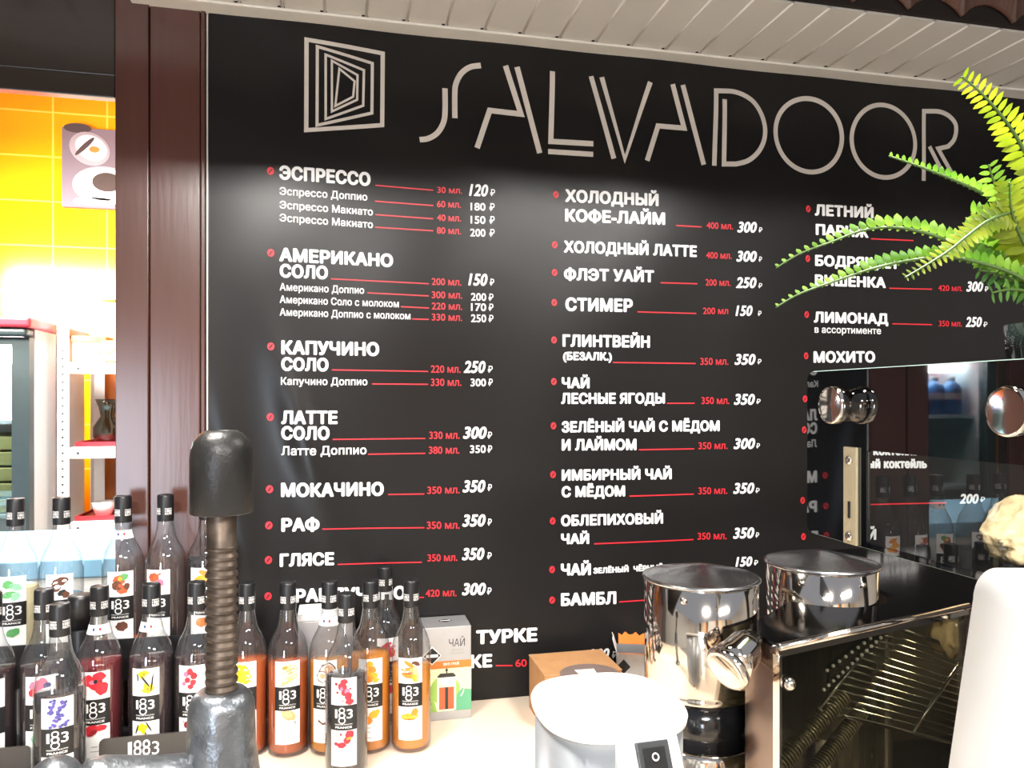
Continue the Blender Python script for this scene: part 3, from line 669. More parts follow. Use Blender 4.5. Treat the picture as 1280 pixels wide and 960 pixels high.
# ------------------------------------------------------------------ syrup bottles
PAL = {k: mat(k + ' label ink', v, .55) for k, v in dict(red=(205, 38, 52), dark_red=(140, 30, 36), pink=(214, 110, 140), purple=(84, 74, 150), navy=(60, 66, 120), yellow=(250, 206, 20),
       olive=(120, 128, 50), green=(90, 160, 96), mint=(130, 200, 150), brown=(98, 58, 40), nut=(176, 86, 50), amber=(240, 160, 40), peach=(240, 190, 130), tan=(214, 160, 110),
       cream=(246, 226, 196), white=(250, 250, 248), black=(34, 30, 30), grey=(150, 150, 150), orange=(232, 130, 40)).items()}
ART = {
 'lavender': [],
 'raspberry': [('red', -.011, .160, .008, .008, 0), ('red', .006, .166, .008, .006, 0), ('red', .001, .152, .009, .007, -.5), ('pink', -.004, .157, .004, .003, 0), ('red', .010, .146, .008, .009, 0), ('black', .001, .158, .0025, .003, 0), ('dark_red', .008, .158, .0025, .002, 0), ('red', -.006, .078, .010, .007, .5), ('dark_red', -.003, .074, .006, .003, .7), ('red', .009, .081, .007, .004, 0)],
 'vanilla': [('yellow', -.002, .166, .007, .004, .2), ('yellow', -.005, .162, .003, .006, .6), ('yellow', .005, .139, .008, .004, .2), ('yellow', .003, .141, .003, .008, .3), ('yellow', .008, .141, .003, .007, -.4), ('orange', -.001, .165, .002, .002, 0), ('orange', .005, .140, .002, .002, 0), ('black', .001, .153, .0013, .010, .6), ('black', .011, .150, .0011, .013, -.12), ('black', -.011, .160, .001, .006, .1), ('yellow', -.004, .076, .008, .004, .2), ('yellow', -.003, .075, .003, .008, .2), ('black', .006, .078, .001, .008, .5), ('black', -.012, .074, .001, .007, -.3), ('black', .002, .063, .001, .005, .1)],
 'currant': [('pink', -.008, .160, .004, .004, 0), ('red', -.002, .164, .004, .005, 0), ('dark_red', .004, .157, .0045, .005, 0), ('red', -.006, .150, .004, .004, 0), ('red', .003, .146, .004, .004, 0), ('red', -.001, .139, .004, .0035, 0), ('pink', -.012, .144, .003, .003, 0), ('dark_red', -.006, .075, .005, .005, 0), ('red', .004, .07, .004, .004, 0), ('black', -.012, .08, .001, .001, 0), ('black', .012, .064, .001, .001, 0)],
 'berries': [('pink', -.006, .158, .008, .008, 0), ('red', -.010, .148, .0055, .0055, 0), ('pink', .003, .163, .006, .007, 0), ('navy', .010, .157, .0045, .005, 0), ('olive', .009, .142, .0055, .006, 0), ('pink', -.001, .144, .005, .006, 0), ('mint', -.004, .074, .007, .009, 0), ('red', .006, .07, .005, .005, 0)],
 'pomegranate': [('red', .001, .168, .005, .004, 0), ('red', -.002, .160, .006, .006, 0), ('red', .003, .151, .006, .006, 0), ('pink', .006, .152, .0035, .004, 0), ('red', .008, .143, .005, .006, 0), ('red', .010, .134, .006, .004, 0), ('dark_red', -.012, .164, .0022, .0022, 0), ('dark_red', .011, .156, .0015, .0015, 0), ('dark_red', -.010, .150, .0018, .0018, 0), ('dark_red', -.001, .136, .0012, .0012, 0), ('pink', -.003, .156, .002, .003, 0), ('red', .010, .079, .006, .006, 0), ('red', .006, .070, .005, .005, 0), ('red', -.003, .062, .006, .004, .1), ('red', -.012, .064, .003, .0025, 0), ('orange', .009, .073, .004, .002, .2), ('dark_red', -.004, .080, .0018, .0018, 0)],
 'pear': [('peach', .002, .163, .011, .004, .15), ('tan', .004, .155, .012, .004, .35), ('cream', -.002, .150, .013, .003, .45), ('peach', .004, .143, .013, .004, .4), ('tan', .0, .137, .012, .002, .45), ('orange', -.004, .163, .004, .002, .3), ('tan', .002, .078, .011, .007, -.5), ('peach', .0, .08, .007, .004, -.4), ('black', .013, .064, .0006, .003, .3)],
 'coconut': [('brown', .006, .155, .012, .012, 0), ('white', .006, .155, .010, .010, 0), ('tan', .008, .157, .007, .007, 0), ('brown', -.004, .145, .008, .009, .3), ('white', -.004, .145, .0065, .0075, .3), ('tan', -.003, .146, .004, .004, 0), ('brown', .002, .07, .011, .009, .4), ('white', .001, .072, .009, .007, .4)],
 'caramel': [('amber', -.002, .164, .006, .005, .4), ('orange', .003, .155, .006, .005, -.3), ('amber', -.004, .149, .005, .005, .2), ('amber', .006, .143, .006, .005, .5), ('orange', -.002, .138, .006, .005, 0), ('amber', .010, .135, .005, .003, .3), ('orange', .0, .154, .002, .002, 0), ('amber', .006, .074, .007, .006, .3), ('orange', -.005, .064, .007, .006, 0), ('amber', .012, .078, .004, .004, 0)],
 'cinnamon': [('orange', -.002, .163, .009, .003, -.6), ('brown', .011, .164, .006, .003, -.5), ('orange', -.004, .154, .011, .0025, .1), ('tan', .004, .152, .008, .003, .6), ('orange', -.004, .143, .010, .004, -.25), ('nut', -.002, .147, .006, .0015, .1), ('peach', .010, .146, .004, .012, .2), ('amber', .008, .138, .004, .006, .4), ('brown', .006, .166, .003, .002, .3), ('amber', -.001, .069, .013, .005, .05), ('orange', .008, .077, .005, .006, -.5), ('nut', -.002, .064, .009, .0012, .0)],
 'mint': [('green', -.006, .160, .007, .006, .4), ('mint', .006, .155, .008, .005, -.4), ('green', -.004, .142, .010, .005, .2), ('mint', .006, .138, .007, .005, .9), ('green', .002, .075, .009, .006, .3)],
 'chocolate': [('brown', .001, .161, .011, .006, .3), ('brown', -.006, .150, .007, .006, .3), ('white', -.003, .152, .004, .003, .2), ('black', .004, .141, .006, .004, .5), ('brown', .010, .137, .005, .005, -.4), ('brown', .004, .076, .010, .006, .3)],
 'hazelnut': [('nut', -.002, .158, .008, .008, 0), ('green', .006, .164, .006, .005, .5), ('brown', -.005, .149, .007, .007, 0), ('nut', .004, .142, .008, .007, 0), ('amber', .0, .161, .003, .003, 0), ('brown', .011, .147, .004, .005, 0), ('brown', .003, .075, .008, .007, 0)],
 'nut': [('nut', -.006, .160, .008, .007, 0), ('nut', .004, .166, .004, .0015, .4), ('cream', .010, .160, .005, .004, 0), ('pink', .005, .150, .006, .006, .5), ('cream', .010, .140, .007, .004, 0), ('tan', -.004, .144, .005, .004, 0), ('cream', .003, .075, .007, .005, 0)],
 'apricot': [('orange', .005, .164, .009, .004, -.4), ('amber', -.003, .154, .009, .005, .3), ('amber', .006, .146, .009, .006, -.3), ('orange', -.002, .140, .007, .003, .2), ('orange', .0, .074, .009, .007, .2)],
 'passion': [('yellow', -.003, .160, .011, .008, -.4), ('amber', .001, .152, .011, .006, -.4), ('yellow', -.006, .146, .009, .006, -.5), ('amber', .006, .139, .006, .003, .3), ('yellow', -.002, .072, .010, .007, .2)],
 'strawberry': [('red', -.004, .160, .009, .004, .5), ('pink', .002, .153, .010, .004, .4), ('red', .006, .146, .006, .008, .2), ('red', -.006, .143, .006, .003, .4), ('red', .002, .074, .008, .007, .3)],
}
rl = random.Random(5)
for (xa, za), (xb, zb), nn in (((-.009, .150), (-.006, .171), 14), ((.003, .150), (.009, .170), 14), ((-.006, .132), (.006, .150), 12), ((.006, .130), (.012, .138), 7), ((-.004, .068), (.011, .084), 16)):
    for q in range(nn):
        f = q / nn; ART['lavender'].append((('purple', 'navy', 'purple')[q % 3], xa + (xb - xa) * f + rl.uniform(-.003, .003), za + (zb - za) * f + rl.uniform(-.002, .002), .0027, .0022, rl.uniform(-1, 1)))
RB = .036
def on_cyl(x, z, lift): a = x / RB; return ((RB + lift) * math.sin(a), -(RB + lift) * math.cos(a), z)
def cyl_patch(g, x0, x1, z0, z1, lift, m=0, n=14):
    vs = [on_cyl(x0 + (x1 - x0) * i / n, z, lift) for z in (z0, z1) for i in range(n + 1)]
    g.add(vs, [(i, i + 1, n + 2 + i, n + 1 + i) for i in range(n)], m, True)
def cyl_text(g, s, x0, x1, z0, h, lift, bold, r=None, m=0, vs2=1.0):
    vs, fs, w = glyphs(s, bold)
    rr = (r or RB)
    out = []
    for x, y, q in vs:
        a = (x0 + (x1 - x0) * x / w) / rr; R_ = rr + lift + q * .00002
        out.append((R_ * math.sin(a), -R_ * math.cos(a), z0 + y * h))
    g.add(out, fs, m)
_sh = {}
def shared(name, key, build, mats, parent, label=None):
    if key not in _sh:
        o = obj(name, build(), mats, parent); _sh[key] = o.data
    else:
        o = bpy.data.objects.new(name, _sh[key]); C.objects.link(o); o.parent = parent
    if label: o['label'] = label
    return o
HB = .308
PROF = [(0, .004), (.024, .001), (.031, .001), (.0345, .004), (.036, .010), (.036, .176), (.0352, .186), (.033, .197), (.0295, .207), (.0255, .215), (.0215, .222), (.0185, .231), (.0163, .241), (.0146, .252), (.0136, .262), (.0136, .300), (0, .300)]
def g_glass():
    g = G(); g.lathe(PROF, 48); return g
def g_cap():
    g = G(); g.lathe([(.0136, .259), (.0145, .259), (.0147, .2605), (.0145, .304), (.0136, .3075), (.012, .308), (.0115, .3072), (0, .307)], 36); return g
def g_capprint():
    g = G()
    for a in (-.62, .75, 2.7):
        x = a * .0146
        for s, z, h in (('MAISON', .2815, .0022), ('1883', .2765, .004), ('ROUTIN', .2715, .0042)): cyl_text(g, s, x - .0058, x + .0058, z, h, .0004, .03, r=.0147)
    return g
LX, LZ0, LZ1, BZ_0, BZ_1 = .0222, .026, .174, .0865, .1285
def g_label():
    g = G(); cyl_patch(g, -LX, LX, LZ0, LZ1, .0004); return g
def g_band():
    g = G(); cyl_patch(g, -LX, LX, BZ_0, BZ_1, .0008); return g
def g_word():
    g = G(); z = .106
    cyl_text(g, '1', -.0140, -.0098, z + .001, .0145, .0011, .012); cyl_text(g, '3', .0052, .0148, z + .0005, .0150, .0011, .012)
    for dz in (0, -.0085):                             # the two interlocking eights, one hung below the other
        for cz, r in ((z + .0142 + dz, .0042), (z + .0058 + dz, .0052)):
            if dz == 0 and r > .005: r = .0048
            vs = []; n = 22
            for i in range(n):
                a = 2 * PI * i / n
                for q in (r + .0008, r - .0009): vs.append(on_cyl(-.0025 + q * math.cos(a), cz + q * math.sin(a) * .95, .00112 + .00003 * (dz < 0)))
            g.add(vs, [(2 * i, 2 * ((i + 1) % n), 2 * ((i + 1) % n) + 1, 2 * i + 1) for i in range(n)], 0, True)
    cyl_text(g, 'MAISON ROUTIN', -.014, .014, .0955, .0020, .0011, 0.0); cyl_text(g, 'FRANCE', -.0135, .0135, .0900, .0032, .0011, .03)
    return g
def g_fine():
    g = G()
    for x0, x1, z in ((-.006, .004, .050), (-.007, .009, .0425), (-.012, -.010, .032), (-.004, .010, .032)): cyl_patch(g, x0, x1, z, z + .0011, .0007, 0, 5)
    return g
def g_art(k):
    def f():
        g = G()
        for i, (c, x, z, rx, rz, rot) in enumerate(ART[k]):
            n = 14; l = .0008 + .00005 * i
            if k != 'lavender': rx, rz = rx * 1.22, rz * 1.22
            def pt(u, v):
                px2 = x + u * math.cos(rot) - v * math.sin(rot); pz = z + u * math.sin(rot) + v * math.cos(rot)
                px2 = max(-LX, min(LX, px2)); pz = (max(BZ_1, min(LZ1, pz)) if z > .12 else max(LZ0, min(BZ_0, pz))); return on_cyl(px2, pz, l)
            vs = [pt(0, 0)] + [pt(rx * (1 + .12 * math.sin(3 * j + i)) * math.cos(2 * PI * j / n), rz * (1 + .1 * math.cos(4 * j + i)) * math.sin(2 * PI * j / n)) for j in range(n)]
            g.add(vs, [(0, 1 + j, 1 + (j + 1) % n) for j in range(n)], list(PAL).index(c))
        return g
    return f
def g_necklabel():
    g = G(); g.lathe([(.0158, .2455), (.0172, .2395), (.0196, .230)], 30, 0, a0=-1.3, a1=1.3)
    cyl_text(g, 'FRANCE', -.006, .004, .2435, .0018, .0022, .0, r=.0152, m=1)
    for x, c in ((-.0065, 2), (.0025, 3)): 
        vs = [(.0190 * math.sin((x + u) / .017), -.0190 * math.cos((x + u) / .017), z) for u, z in ((0, .2365), (.003, .2365), (.003, .2415), (0, .2415))]
        g.add(vs, [(0, 1, 2, 3)], c)
    return g
LIQ = {}
def liquid(name, rgb, w=.75, tint=None):
    c = lin(rgb); LIQ[name] = glassy(name + ' syrup', tint or tuple(min(1, x * 1.1) for x in c), tuple(x * .6 for x in c), 1.36, c, w)
liquid('amber', (248, 152, 24), .75, (.9, .45, .08)); liquid('rust', (214, 96, 14), .75, (.8, .3, .05)); liquid('plum', (50, 22, 28), .85, (.10, .02, .03))
liquid('ruby', (140, 20, 34), .6, (.35, .02, .04)); liquid('ink', (42, 38, 46), .9, (.05, .04, .06)); liquid('cream', (240, 228, 186), .9, (.9, .85, .7)); liquid('cola', (54, 34, 28), .8, (.14, .07, .04)); liquid('honey', (250, 162, 34), .75, (.9, .5, .08)); liquid('water', (226, 226, 220), .12, (.96, .96, .95))
def bottle(px, zc, base, art, liq, level, label, rot=0.0, neck=False, group='syrup bottles on the bar', y=None):
    p = W(px, 500, Y=y) if y else W(px, 500, zc=zc)
    t = thing('syrup_bottle', label, 'bottle', (p.x, p.y, base), rot, group)
    shared('glass', 'glass', g_glass, M['glass'], t)
    cp = shared('cap', 'cap', g_cap, M['cap_black'], t); shared('cap_lettering', 'capprint', g_capprint, M['paper'], cp)
    def g_liq():
        pr = [(0, .007), (.028, .006), (.032, .008), (.0342, .014)] + [(r - .0018, z) for r, z in PROF if .02 < z < level]
        r_l = pr[-1][0]
        for (ra, za), (rb, zb) in zip(PROF, PROF[1:]):
            if za < level <= zb: r_l = ra + (rb - ra) * (level - za) / (zb - za) - .0018
        pr += [(r_l, level - .0008), (r_l - .0008, level), (0, level)]
        g = G(); g.lathe(pr, 40); return g
    if level: shared('syrup', 'liq%s%.3f' % (liq, level), g_liq, LIQ[liq], t)
    lb = shared('label', 'label', g_label, M['paper'], t)
    shared('label_band', 'band', g_band, M['ink'], lb); shared('label_lettering', 'word', g_word, M['paper'], lb)
    shared('label_picture', 'art' + art, g_art(art), list(PAL.values()), lb); shared('fine_print', 'fine', g_fine, PAL['grey'], lb)
    if neck: shared('neck_label', 'neck', g_necklabel, [M['paper'], PAL['grey'], PAL['navy'], PAL['red']], t)
    return t
TB, TT = DECK + .018, CAMZ - .485                       # rack floor and its upper tier
Rr_ = lambda d: math.radians(d)
BK = 'bottles on the upper tier of the rack'; MID = 'bottles on the rack floor'; FREE = 'bottles standing on the worktop'
bottle(20, 0, TT, 'mint', 'cream', .15, 'leftmost bottle of the upper tier, clear syrup bottle with green mint leaves on label', Rr_(10), group=BK, y=1.535)
bottle(77, 0, TT, 'chocolate', 'water', .13, 'upper tier clear syrup bottle with brown chocolate picture on its label', Rr_(12), group=BK, y=1.535)
bottle(154, 0, TT, 'hazelnut', 'rust', .045, 'upper tier syrup bottle with brown hazelnuts and green leaf on its label', Rr_(6), True, BK, y=1.535)
bottle(207, 0, TT, 'nut', 'water', .03, 'nearly empty upper tier syrup bottle with reddish nut picture on its label', Rr_(-12), False, BK, y=1.535)
bottle(259, 0, TT, 'apricot', 'ink', .19, 'dark upper tier syrup bottle with orange fruit label behind the black knob', Rr_(-6), False, BK, y=1.535)
bottle(-10, 1.243, TB, 'mint', 'plum', .185, 'rack floor bottle cut off by the left edge of the photo', Rr_(14), group=MID)
bottle(55, 1.265, TB, 'berries', 'plum', .185, 'dark syrup bottle with pink and green berries on label behind the lavender bottle', Rr_(10), group=MID)
fl = thing('slim_flask', 'slim plain black flask squeezed behind the lavender bottle', 'flask', (-.437, 1.447, TB))
g = G(); g.lathe([(0, 0), (.018, 0), (.0195, .003), (.0195, .225), (.0185, .23), (0, .23)], 28); obj('body', g, M['cap_black'], fl)
g = G(); g.lathe([(.0, .23), (.0205, .23), (.0205, .281), (.019, .285), (0, .286)], 28); obj('lid', g, M['black_plastic'], fl)
bottle(124.5, 1.286, TB, 'raspberry', 'ruby', .185, 'dark red syrup bottle with red raspberries on its label', Rr_(5), True, MID)
bottle(189.5, 1.3026, TB, 'vanilla', 'plum', .187, 'dark syrup bottle with yellow vanilla flowers on its label', Rr_(-4), True, MID)
bottle(246, 1.317, TB, 'currant', 'plum', .18, 'dark syrup bottle with pink currants on label half behind the threaded rod', Rr_(-4), False, MID)
bottle(75, 1.175, TB, 'lavender', 'ink', .172, 'foremost left syrup bottle with purple lavender flowers on its label', Rr_(12), group=MID)
bottle(309, 1.386, DECK, 'passion', 'rust', .17, 'amber syrup bottle with yellow fruit label right of the threaded rod', Rr_(-4), group=FREE)
bottle(360, 1.389, DECK, 'pear', 'rust', .165, 'amber syrup bottle with sliced pears on its label', Rr_(2), group=FREE)
bottle(412, 1.3956, DECK, 'coconut', 'honey', .165, 'honey coloured syrup bottle with split coconut on label', Rr_(-14), True, FREE)
bottle(463, 1.402, DECK, 'caramel', 'amber', .175, 'amber syrup bottle with orange caramel cubes on its label', Rr_(-2), False, FREE)
bottle(514, 1.407, DECK, 'cinnamon', 'honey', .152, 'rightmost syrup bottle, amber with cinnamon sticks on its label', Rr_(-8), False, FREE)
bottle(433, 1.309, DECK, 'pomegranate', 'ink', .168, 'foremost right syrup bottle, dark with red pomegranate seeds on its label', Rr_(-8), False, FREE)
bottle(481, 1.52, DECK, 'strawberry', 'water', .02, 'empty syrup bottle with red picture label standing against the menu', Rr_(8), False, FREE)

# black display rack under the left bottles
xL, xR = -.68, W(276, 500, Y=1.4).x
rack = thing('bottle_rack', 'black two tier metal display rack under the left syrup bottles', 'rack', ((xL + xR) / 2, 1.42, DECK))
g = G(); g.box((xL, 1.245, DECK + .008), (xR, 1.585, TB - .0005)); bound(part('floor_tray', g, M['black_plastic'], rack), 2, .002)
g = G(); g.box((xL, 1.492, TT - .008), (xR, 1.585, TT - .0005)); bound(part('upper_tier', g, M['black_plastic'], rack), 2, .002)
g = G(); g.box((xL, 1.488, TT - .02), (xR, 1.4915, TT + .055)); part('guard_rail', g, M['black_plastic'], rack)
for x in (xL + .003, xR - .006):
    for y in (1.5, 1.575):
        g = G(); g.box((x - .003, y - .004, TB), (x + .003, y + .004, TT - .008)); part('leg', g, M['black_plastic'], rack)
for x in (xL + .02, xR - .02):
    for y in (1.26, 1.57):
        g = G(); g.lathe([(0, 0), (.01, 0), (.01, .008), (0, .008)], 16, T=T3(x, y, DECK)); part('foot', g, M['rubber'], rack)
zp = W(180, 919, Y=1.352).z
for i, (a, b) in enumerate(((-70, 38), (124, 275))):
    x0, x1 = W(a, 940, Y=1.352).x, W(b, 940, Y=1.352).x; r = .008
    pts = [(x0, TB), (x1, TB)] + [(x1 - r + r * math.cos(t), zp - r + r * math.sin(t)) for t in (0, PI / 6, PI / 3, PI / 2)] + [(x0 + r + r * math.cos(t), zp - r + r * math.sin(t)) for t in (PI / 2, 2 * PI / 3, 5 * PI / 6, PI)]
    g = G(); n = len(pts)
    g.add([(x, 1.350, z) for x, z in pts] + [(x, 1.354, z) for x, z in pts], [tuple(range(n)), tuple(range(2 * n - 1, n - 1, -1))] + [(k, k + n, (k + 1) % n + n, (k + 1) % n) for k in range(n)])
    sg = part('sign_plate', g, mat('dark grey plate', (62, 58, 54), .4, var=.05), rack)
    if i:
        g = G()
        def ptx(s, xa, xb, yb, cap, bold):
            vs, fs, w = glyphs(s, bold); A = W(xa, yb, Y=1.3498); B_ = W(xb, yb - 1, Y=1.3498); cm = cap * ZC(A) / FPX
            g.add([(A.x + (B_.x - A.x) * x / w, 1.3494 - q * .00004, A.z + (B_.z - A.z) * x / w + y * cm) for x, y, q in vs], fs)
        ptx('1', 160, 165, 945, 17, .03); ptx('8', 167, 177, 945, 19, .0); ptx('8', 178, 188, 944, 19, .0); ptx('3', 190, 199, 943, 16, .0)
        sub('sign_lettering', g, M['paper'], rack, sg)

# plain white carton behind the free bottles
q0, q1 = W(372, 770, Y=1.50), W(441, 770, Y=1.50)
wc = thing('white_carton', 'plain white carton against the menu behind the pear and coconut bottles', 'box', ((q0.x + q1.x) / 2, 1.54, DECK))
g = G(); g.box((q0.x, 1.502, DECK), (q1.x, 1.583, q0.z - .012), 0, None, .002); part('carton', g, M['silver_card'], wc)
g = G(); g.box((q0.x - .001, 1.501, q0.z - .012), (q1.x + .001, 1.584, q0.z), 0, None, .002); part('lid', g, M['paper'], wc, 'white lid')
# ------------------------------------------------------------------ tea box, cardboard box, torn box
p = W(589, 897, z=DECK)
tb_x1, tb_y0 = p.x, p.y; TBW, TBD, TBH = .098, .078, .186
tb = thing('tea_box', 'silver tea carton with orange strip and teapot picture beside the amber bottles', 'tea box', (tb_x1 - TBW / 2, tb_y0 + TBD / 2, DECK))
g = G(); g.box((-TBW / 2, -TBD / 2, 0), (TBW / 2, TBD / 2, TBH), 0, None, .0015); obj('carton', g, M['silver_card'], tb)
FY = -TBD / 2 - .0004
def rect(g, x0, x1, z0, z1, y, m=0): g.add([(x0, y, z0), (x1, y, z0), (x1, y, z1), (x0, y, z1)], [(0, 1, 2, 3)], m)
def poly(g, pts, y, m=0): g.add([(x, y, z) for x, z in pts], [tuple(range(len(pts)))], m)
def ell(g, cx, cz, rx, rz, y, m=0, n=24): g.add([(cx, y, cz)] + [(cx + rx * math.cos(2 * PI * i / n), y, cz + rz * math.sin(2 * PI * i / n)) for i in range(n)], [(0, 1 + i, 1 + (i + 1) % n) for i in range(n)], m)
hw = TBW / 2
g = G(); rect(g, -hw, hw, .103, .118, FY)
st = obj('orange_strip', g, M['orange'], tb)
def tput(s, x0, x1, z, cap, y, bold=0.0, root=None, name='lettering', m=None):
    vs, fs, w = glyphs(s, bold); g = G()
    g.add([(x0 + (x1 - x0) * x / w, y - q * .00003, z + v * cap) for x, v, q in vs], fs); return obj(name, g, m, root)
tput('ЧАЙ', .004, .036, .146, .0145, FY, 0, tb, 'lettering', PAL['black'])
tput('ЧЁРНЫЙ', .008, .032, .137, .0036, FY, 0, tb, 'lettering', PAL['grey']); tput('ЛИСТОВОЙ', .006, .034, .1305, .0036, FY, 0, tb, 'lettering', PAL['grey'])
tput('ЭРЛ ГРЕЙ', -.008, .024, .109, .005, FY - .0004, 0.02, st, 'lettering', M['paper'])
g = G(); rect(g, -hw, hw, .018, .103, FY, 0)
ell(g, -.004, .060, .030, .030, FY - .0002, 1); poly(g, [(-hw, .018), (-.02, .018), (-.03, .05), (-.04, .062), (-hw, .07)], FY - .0003, 1); poly(g, [(.015, .018), (hw, .018), (hw, .058), (.03, .062), (.02, .05)], FY - .0003, 2)
poly(g, [(-.046, .022), (-.030, .030), (-.036, .05)], FY - .0004, 3); poly(g, [(-.04, .02), (-.022, .026), (-.026, .042)], FY - .0005, 1)
rect(g, -.020, .018, .020, .090, FY - .0006, 4); rect(g, -.016, .014, .022, .066, FY - .0008, 5); rect(g, -.004, .002, .022, .066, FY - .001, 6); rect(g, -.018, .016, .068, .072, FY - .001, 7)
rect(g, -.019, .017, .086, .090, FY - .001, 6); poly(g, [(-.02, .088), (-.014, .094), (.012, .094), (.018, .088)], FY - .0011, 6); rect(g, -.002, .0005, .094, .104, FY - .0011, 6); ell(g, -.001, .1, .003, .0025, FY - .0012, 6)
for a in range(9):
    t0, t1 = -.95 + a * .27, -.95 + (a + 1) * .27
    q = [(.018 + r * math.cos(t), .062 + 1.25 * r * math.sin(t)) for t, r in ((t0, .017), (t1, .017), (t1, .0145), (t0, .0145))]; poly(g, q, FY - .001, 7)
obj('teapot_picture', g, [mat('pale yellow print', (250, 236, 180), .5), mat('leaf print', (150, 190, 90), .5), mat('jade print', (96, 168, 128), .5), mat('dark leaf print', (60, 90, 40), .5), mat('pot print', (232, 226, 214), .5), mat('tea print', (224, 100, 60), .5), mat('pot black print', (52, 50, 48), .5), mat('pot rim print', (206, 206, 200), .5)], tb)
g = G(); poly(g, [(-.052 + .004, .118), (-.034, .143), (-.010, .118 + .025 - .025 + .01), (-.034, .108 + .010)], FY - .0002)
g = G(); poly(g, [(-.030 - .019, .130), (-.030, .111 + .001), (-.030 + .019, .130), (-.030, .149)], FY - .0002, 1); poly(g, [(-.030 - .017, .130), (-.030, .114), (-.030 + .017, .130), (-.030, .146)], FY - .0004, 0); rect(g, -.042, -.018, .127, .133, FY - .0006, 1)
obj('diamond_mark', g, [M['ink'], M['paper']], tb)
g = G(); k = 16
for pts, m, dz in (([(0, -.011), (.015, 0), (0, .011), (-.015, 0)], 0, .0004),): g.add([(x + .002, y + .004, TBH + dz) for x, y in pts], [(0, 1, 2, 3)], m)
g.add([(-.008, .002, TBH + .0007), (.012, .002, TBH + .0007), (.012, .006, TBH + .0007), (-.008, .006, TBH + .0007)], [(0, 1, 2, 3)], 1)
obj('top_mark', g, [M['ink'], M['paper']], tb)

kx0, kx1, ky0, ky1, kh = .384, .541, 1.412, 1.536, .11
kb = thing('cardboard_box', 'brown cardboard box with scalloped cup emblem on its lid behind the white mixer', 'box', ((kx0 + kx1) / 2, (ky0 + ky1) / 2, DECK))
g = G(); g.box((kx0, ky0, DECK), (kx1, ky1, DECK + kh - .003), 0, None, .002); part('carton', g, M['kraft'], kb)
g = G(); g.box((kx0 - .001, ky0 - .001, DECK + kh - .003), (kx1 + .001, ky1 + .001, DECK + kh), 0, None, .001); ld = part('lid', g, M['kraft'], kb)
g = G(); c = W(737, 842, z=DECK + kh); n = 72; zz = DECK + kh + .0005
g.add([(c.x, c.y, zz)] + [(c.x + (.057 + .0022 * (i % 2)) * math.cos(2 * PI * i / n), min(ky1, c.y + (.052 + .0022 * (i % 2)) * math.sin(2 * PI * i / n)), zz) for i in range(n)], [(0, 1 + i, 1 + (i + 1) % n) for i in range(n)], 0)
cw = [(-.02, .022), (.02, .022), (.017, -.005), (.010, -.02), (-.010, -.02), (-.017, -.005)]
g.add([(c.x + x - .004, c.y + y, zz + .0006) for x, y in cw], [tuple(range(6))], 1)
sub('cup_emblem', g, [M['emblem'], M['paper']], kb, ld)

q = W(800, 822, z=DECK + .12)
tx, ty = .60, 1.50
tn = thing('torn_carton', 'small opened silver carton with torn orange flaps beside the steel canister', 'carton', (tx, ty, DECK), -.35)
g = G(); t = .0012
for lo, hi in (((-.035, -.03, 0), (.035, .03, t)), ((-.035, -.03, t), (-.035 + t, .03, .118)), ((.035 - t, -.03, t), (.035, .03, .118)), ((-.035, -.03, t), (.035, -.03 + t, .118)), ((-.035, .03 - t, t), (.035, .03, .118))): g.box(lo, hi)
obj('carton', g, M['silver_card'], tn)
for i, (hx, hy, ax, ay, l, w) in enumerate(((-.035, 0, -.3, 0, .024, .055), (.035, 0, 1.3, 0, .04, .055), (0, -.03, 0, 1.3, .020, .06), (0, .03, 0, -1.1, .03, .06))):
    g = G(); m = 8; vs = []
    for j in range(m + 1):
        for s_ in range(4):
            f = s_ / 3; lw = (j / m - .5) * w; tear = (.006 * math.sin(j * 2.3 + i) if s_ == 3 else 0)
            d = f * l + tear
            if hx: vs.append((hx + d * math.sin(ax), lw, .118 + d * math.cos(ax)))
            else: vs.append((lw, hy - d * math.sin(ay), .118 + d * math.cos(ay)))
    fs = [(j * 4 + s_, j * 4 + s_ + 1, j * 4 + s_ + 5, j * 4 + s_ + 4) for j in range(m) for s_ in range(3)]
    g.add(vs, fs, 0); o = obj('flap', g, [M['orange'] if i != 0 else M['paper']], tn)
    so = o.modifiers.new('thick', 'SOLIDIFY'); so.thickness = .0008
g = G(); poly(g, [(-.034, .09), (-.02, .075), (-.006, .09), (-.02, .105)], -.0306); obj('diamond_mark', g, M['ink'], tn)

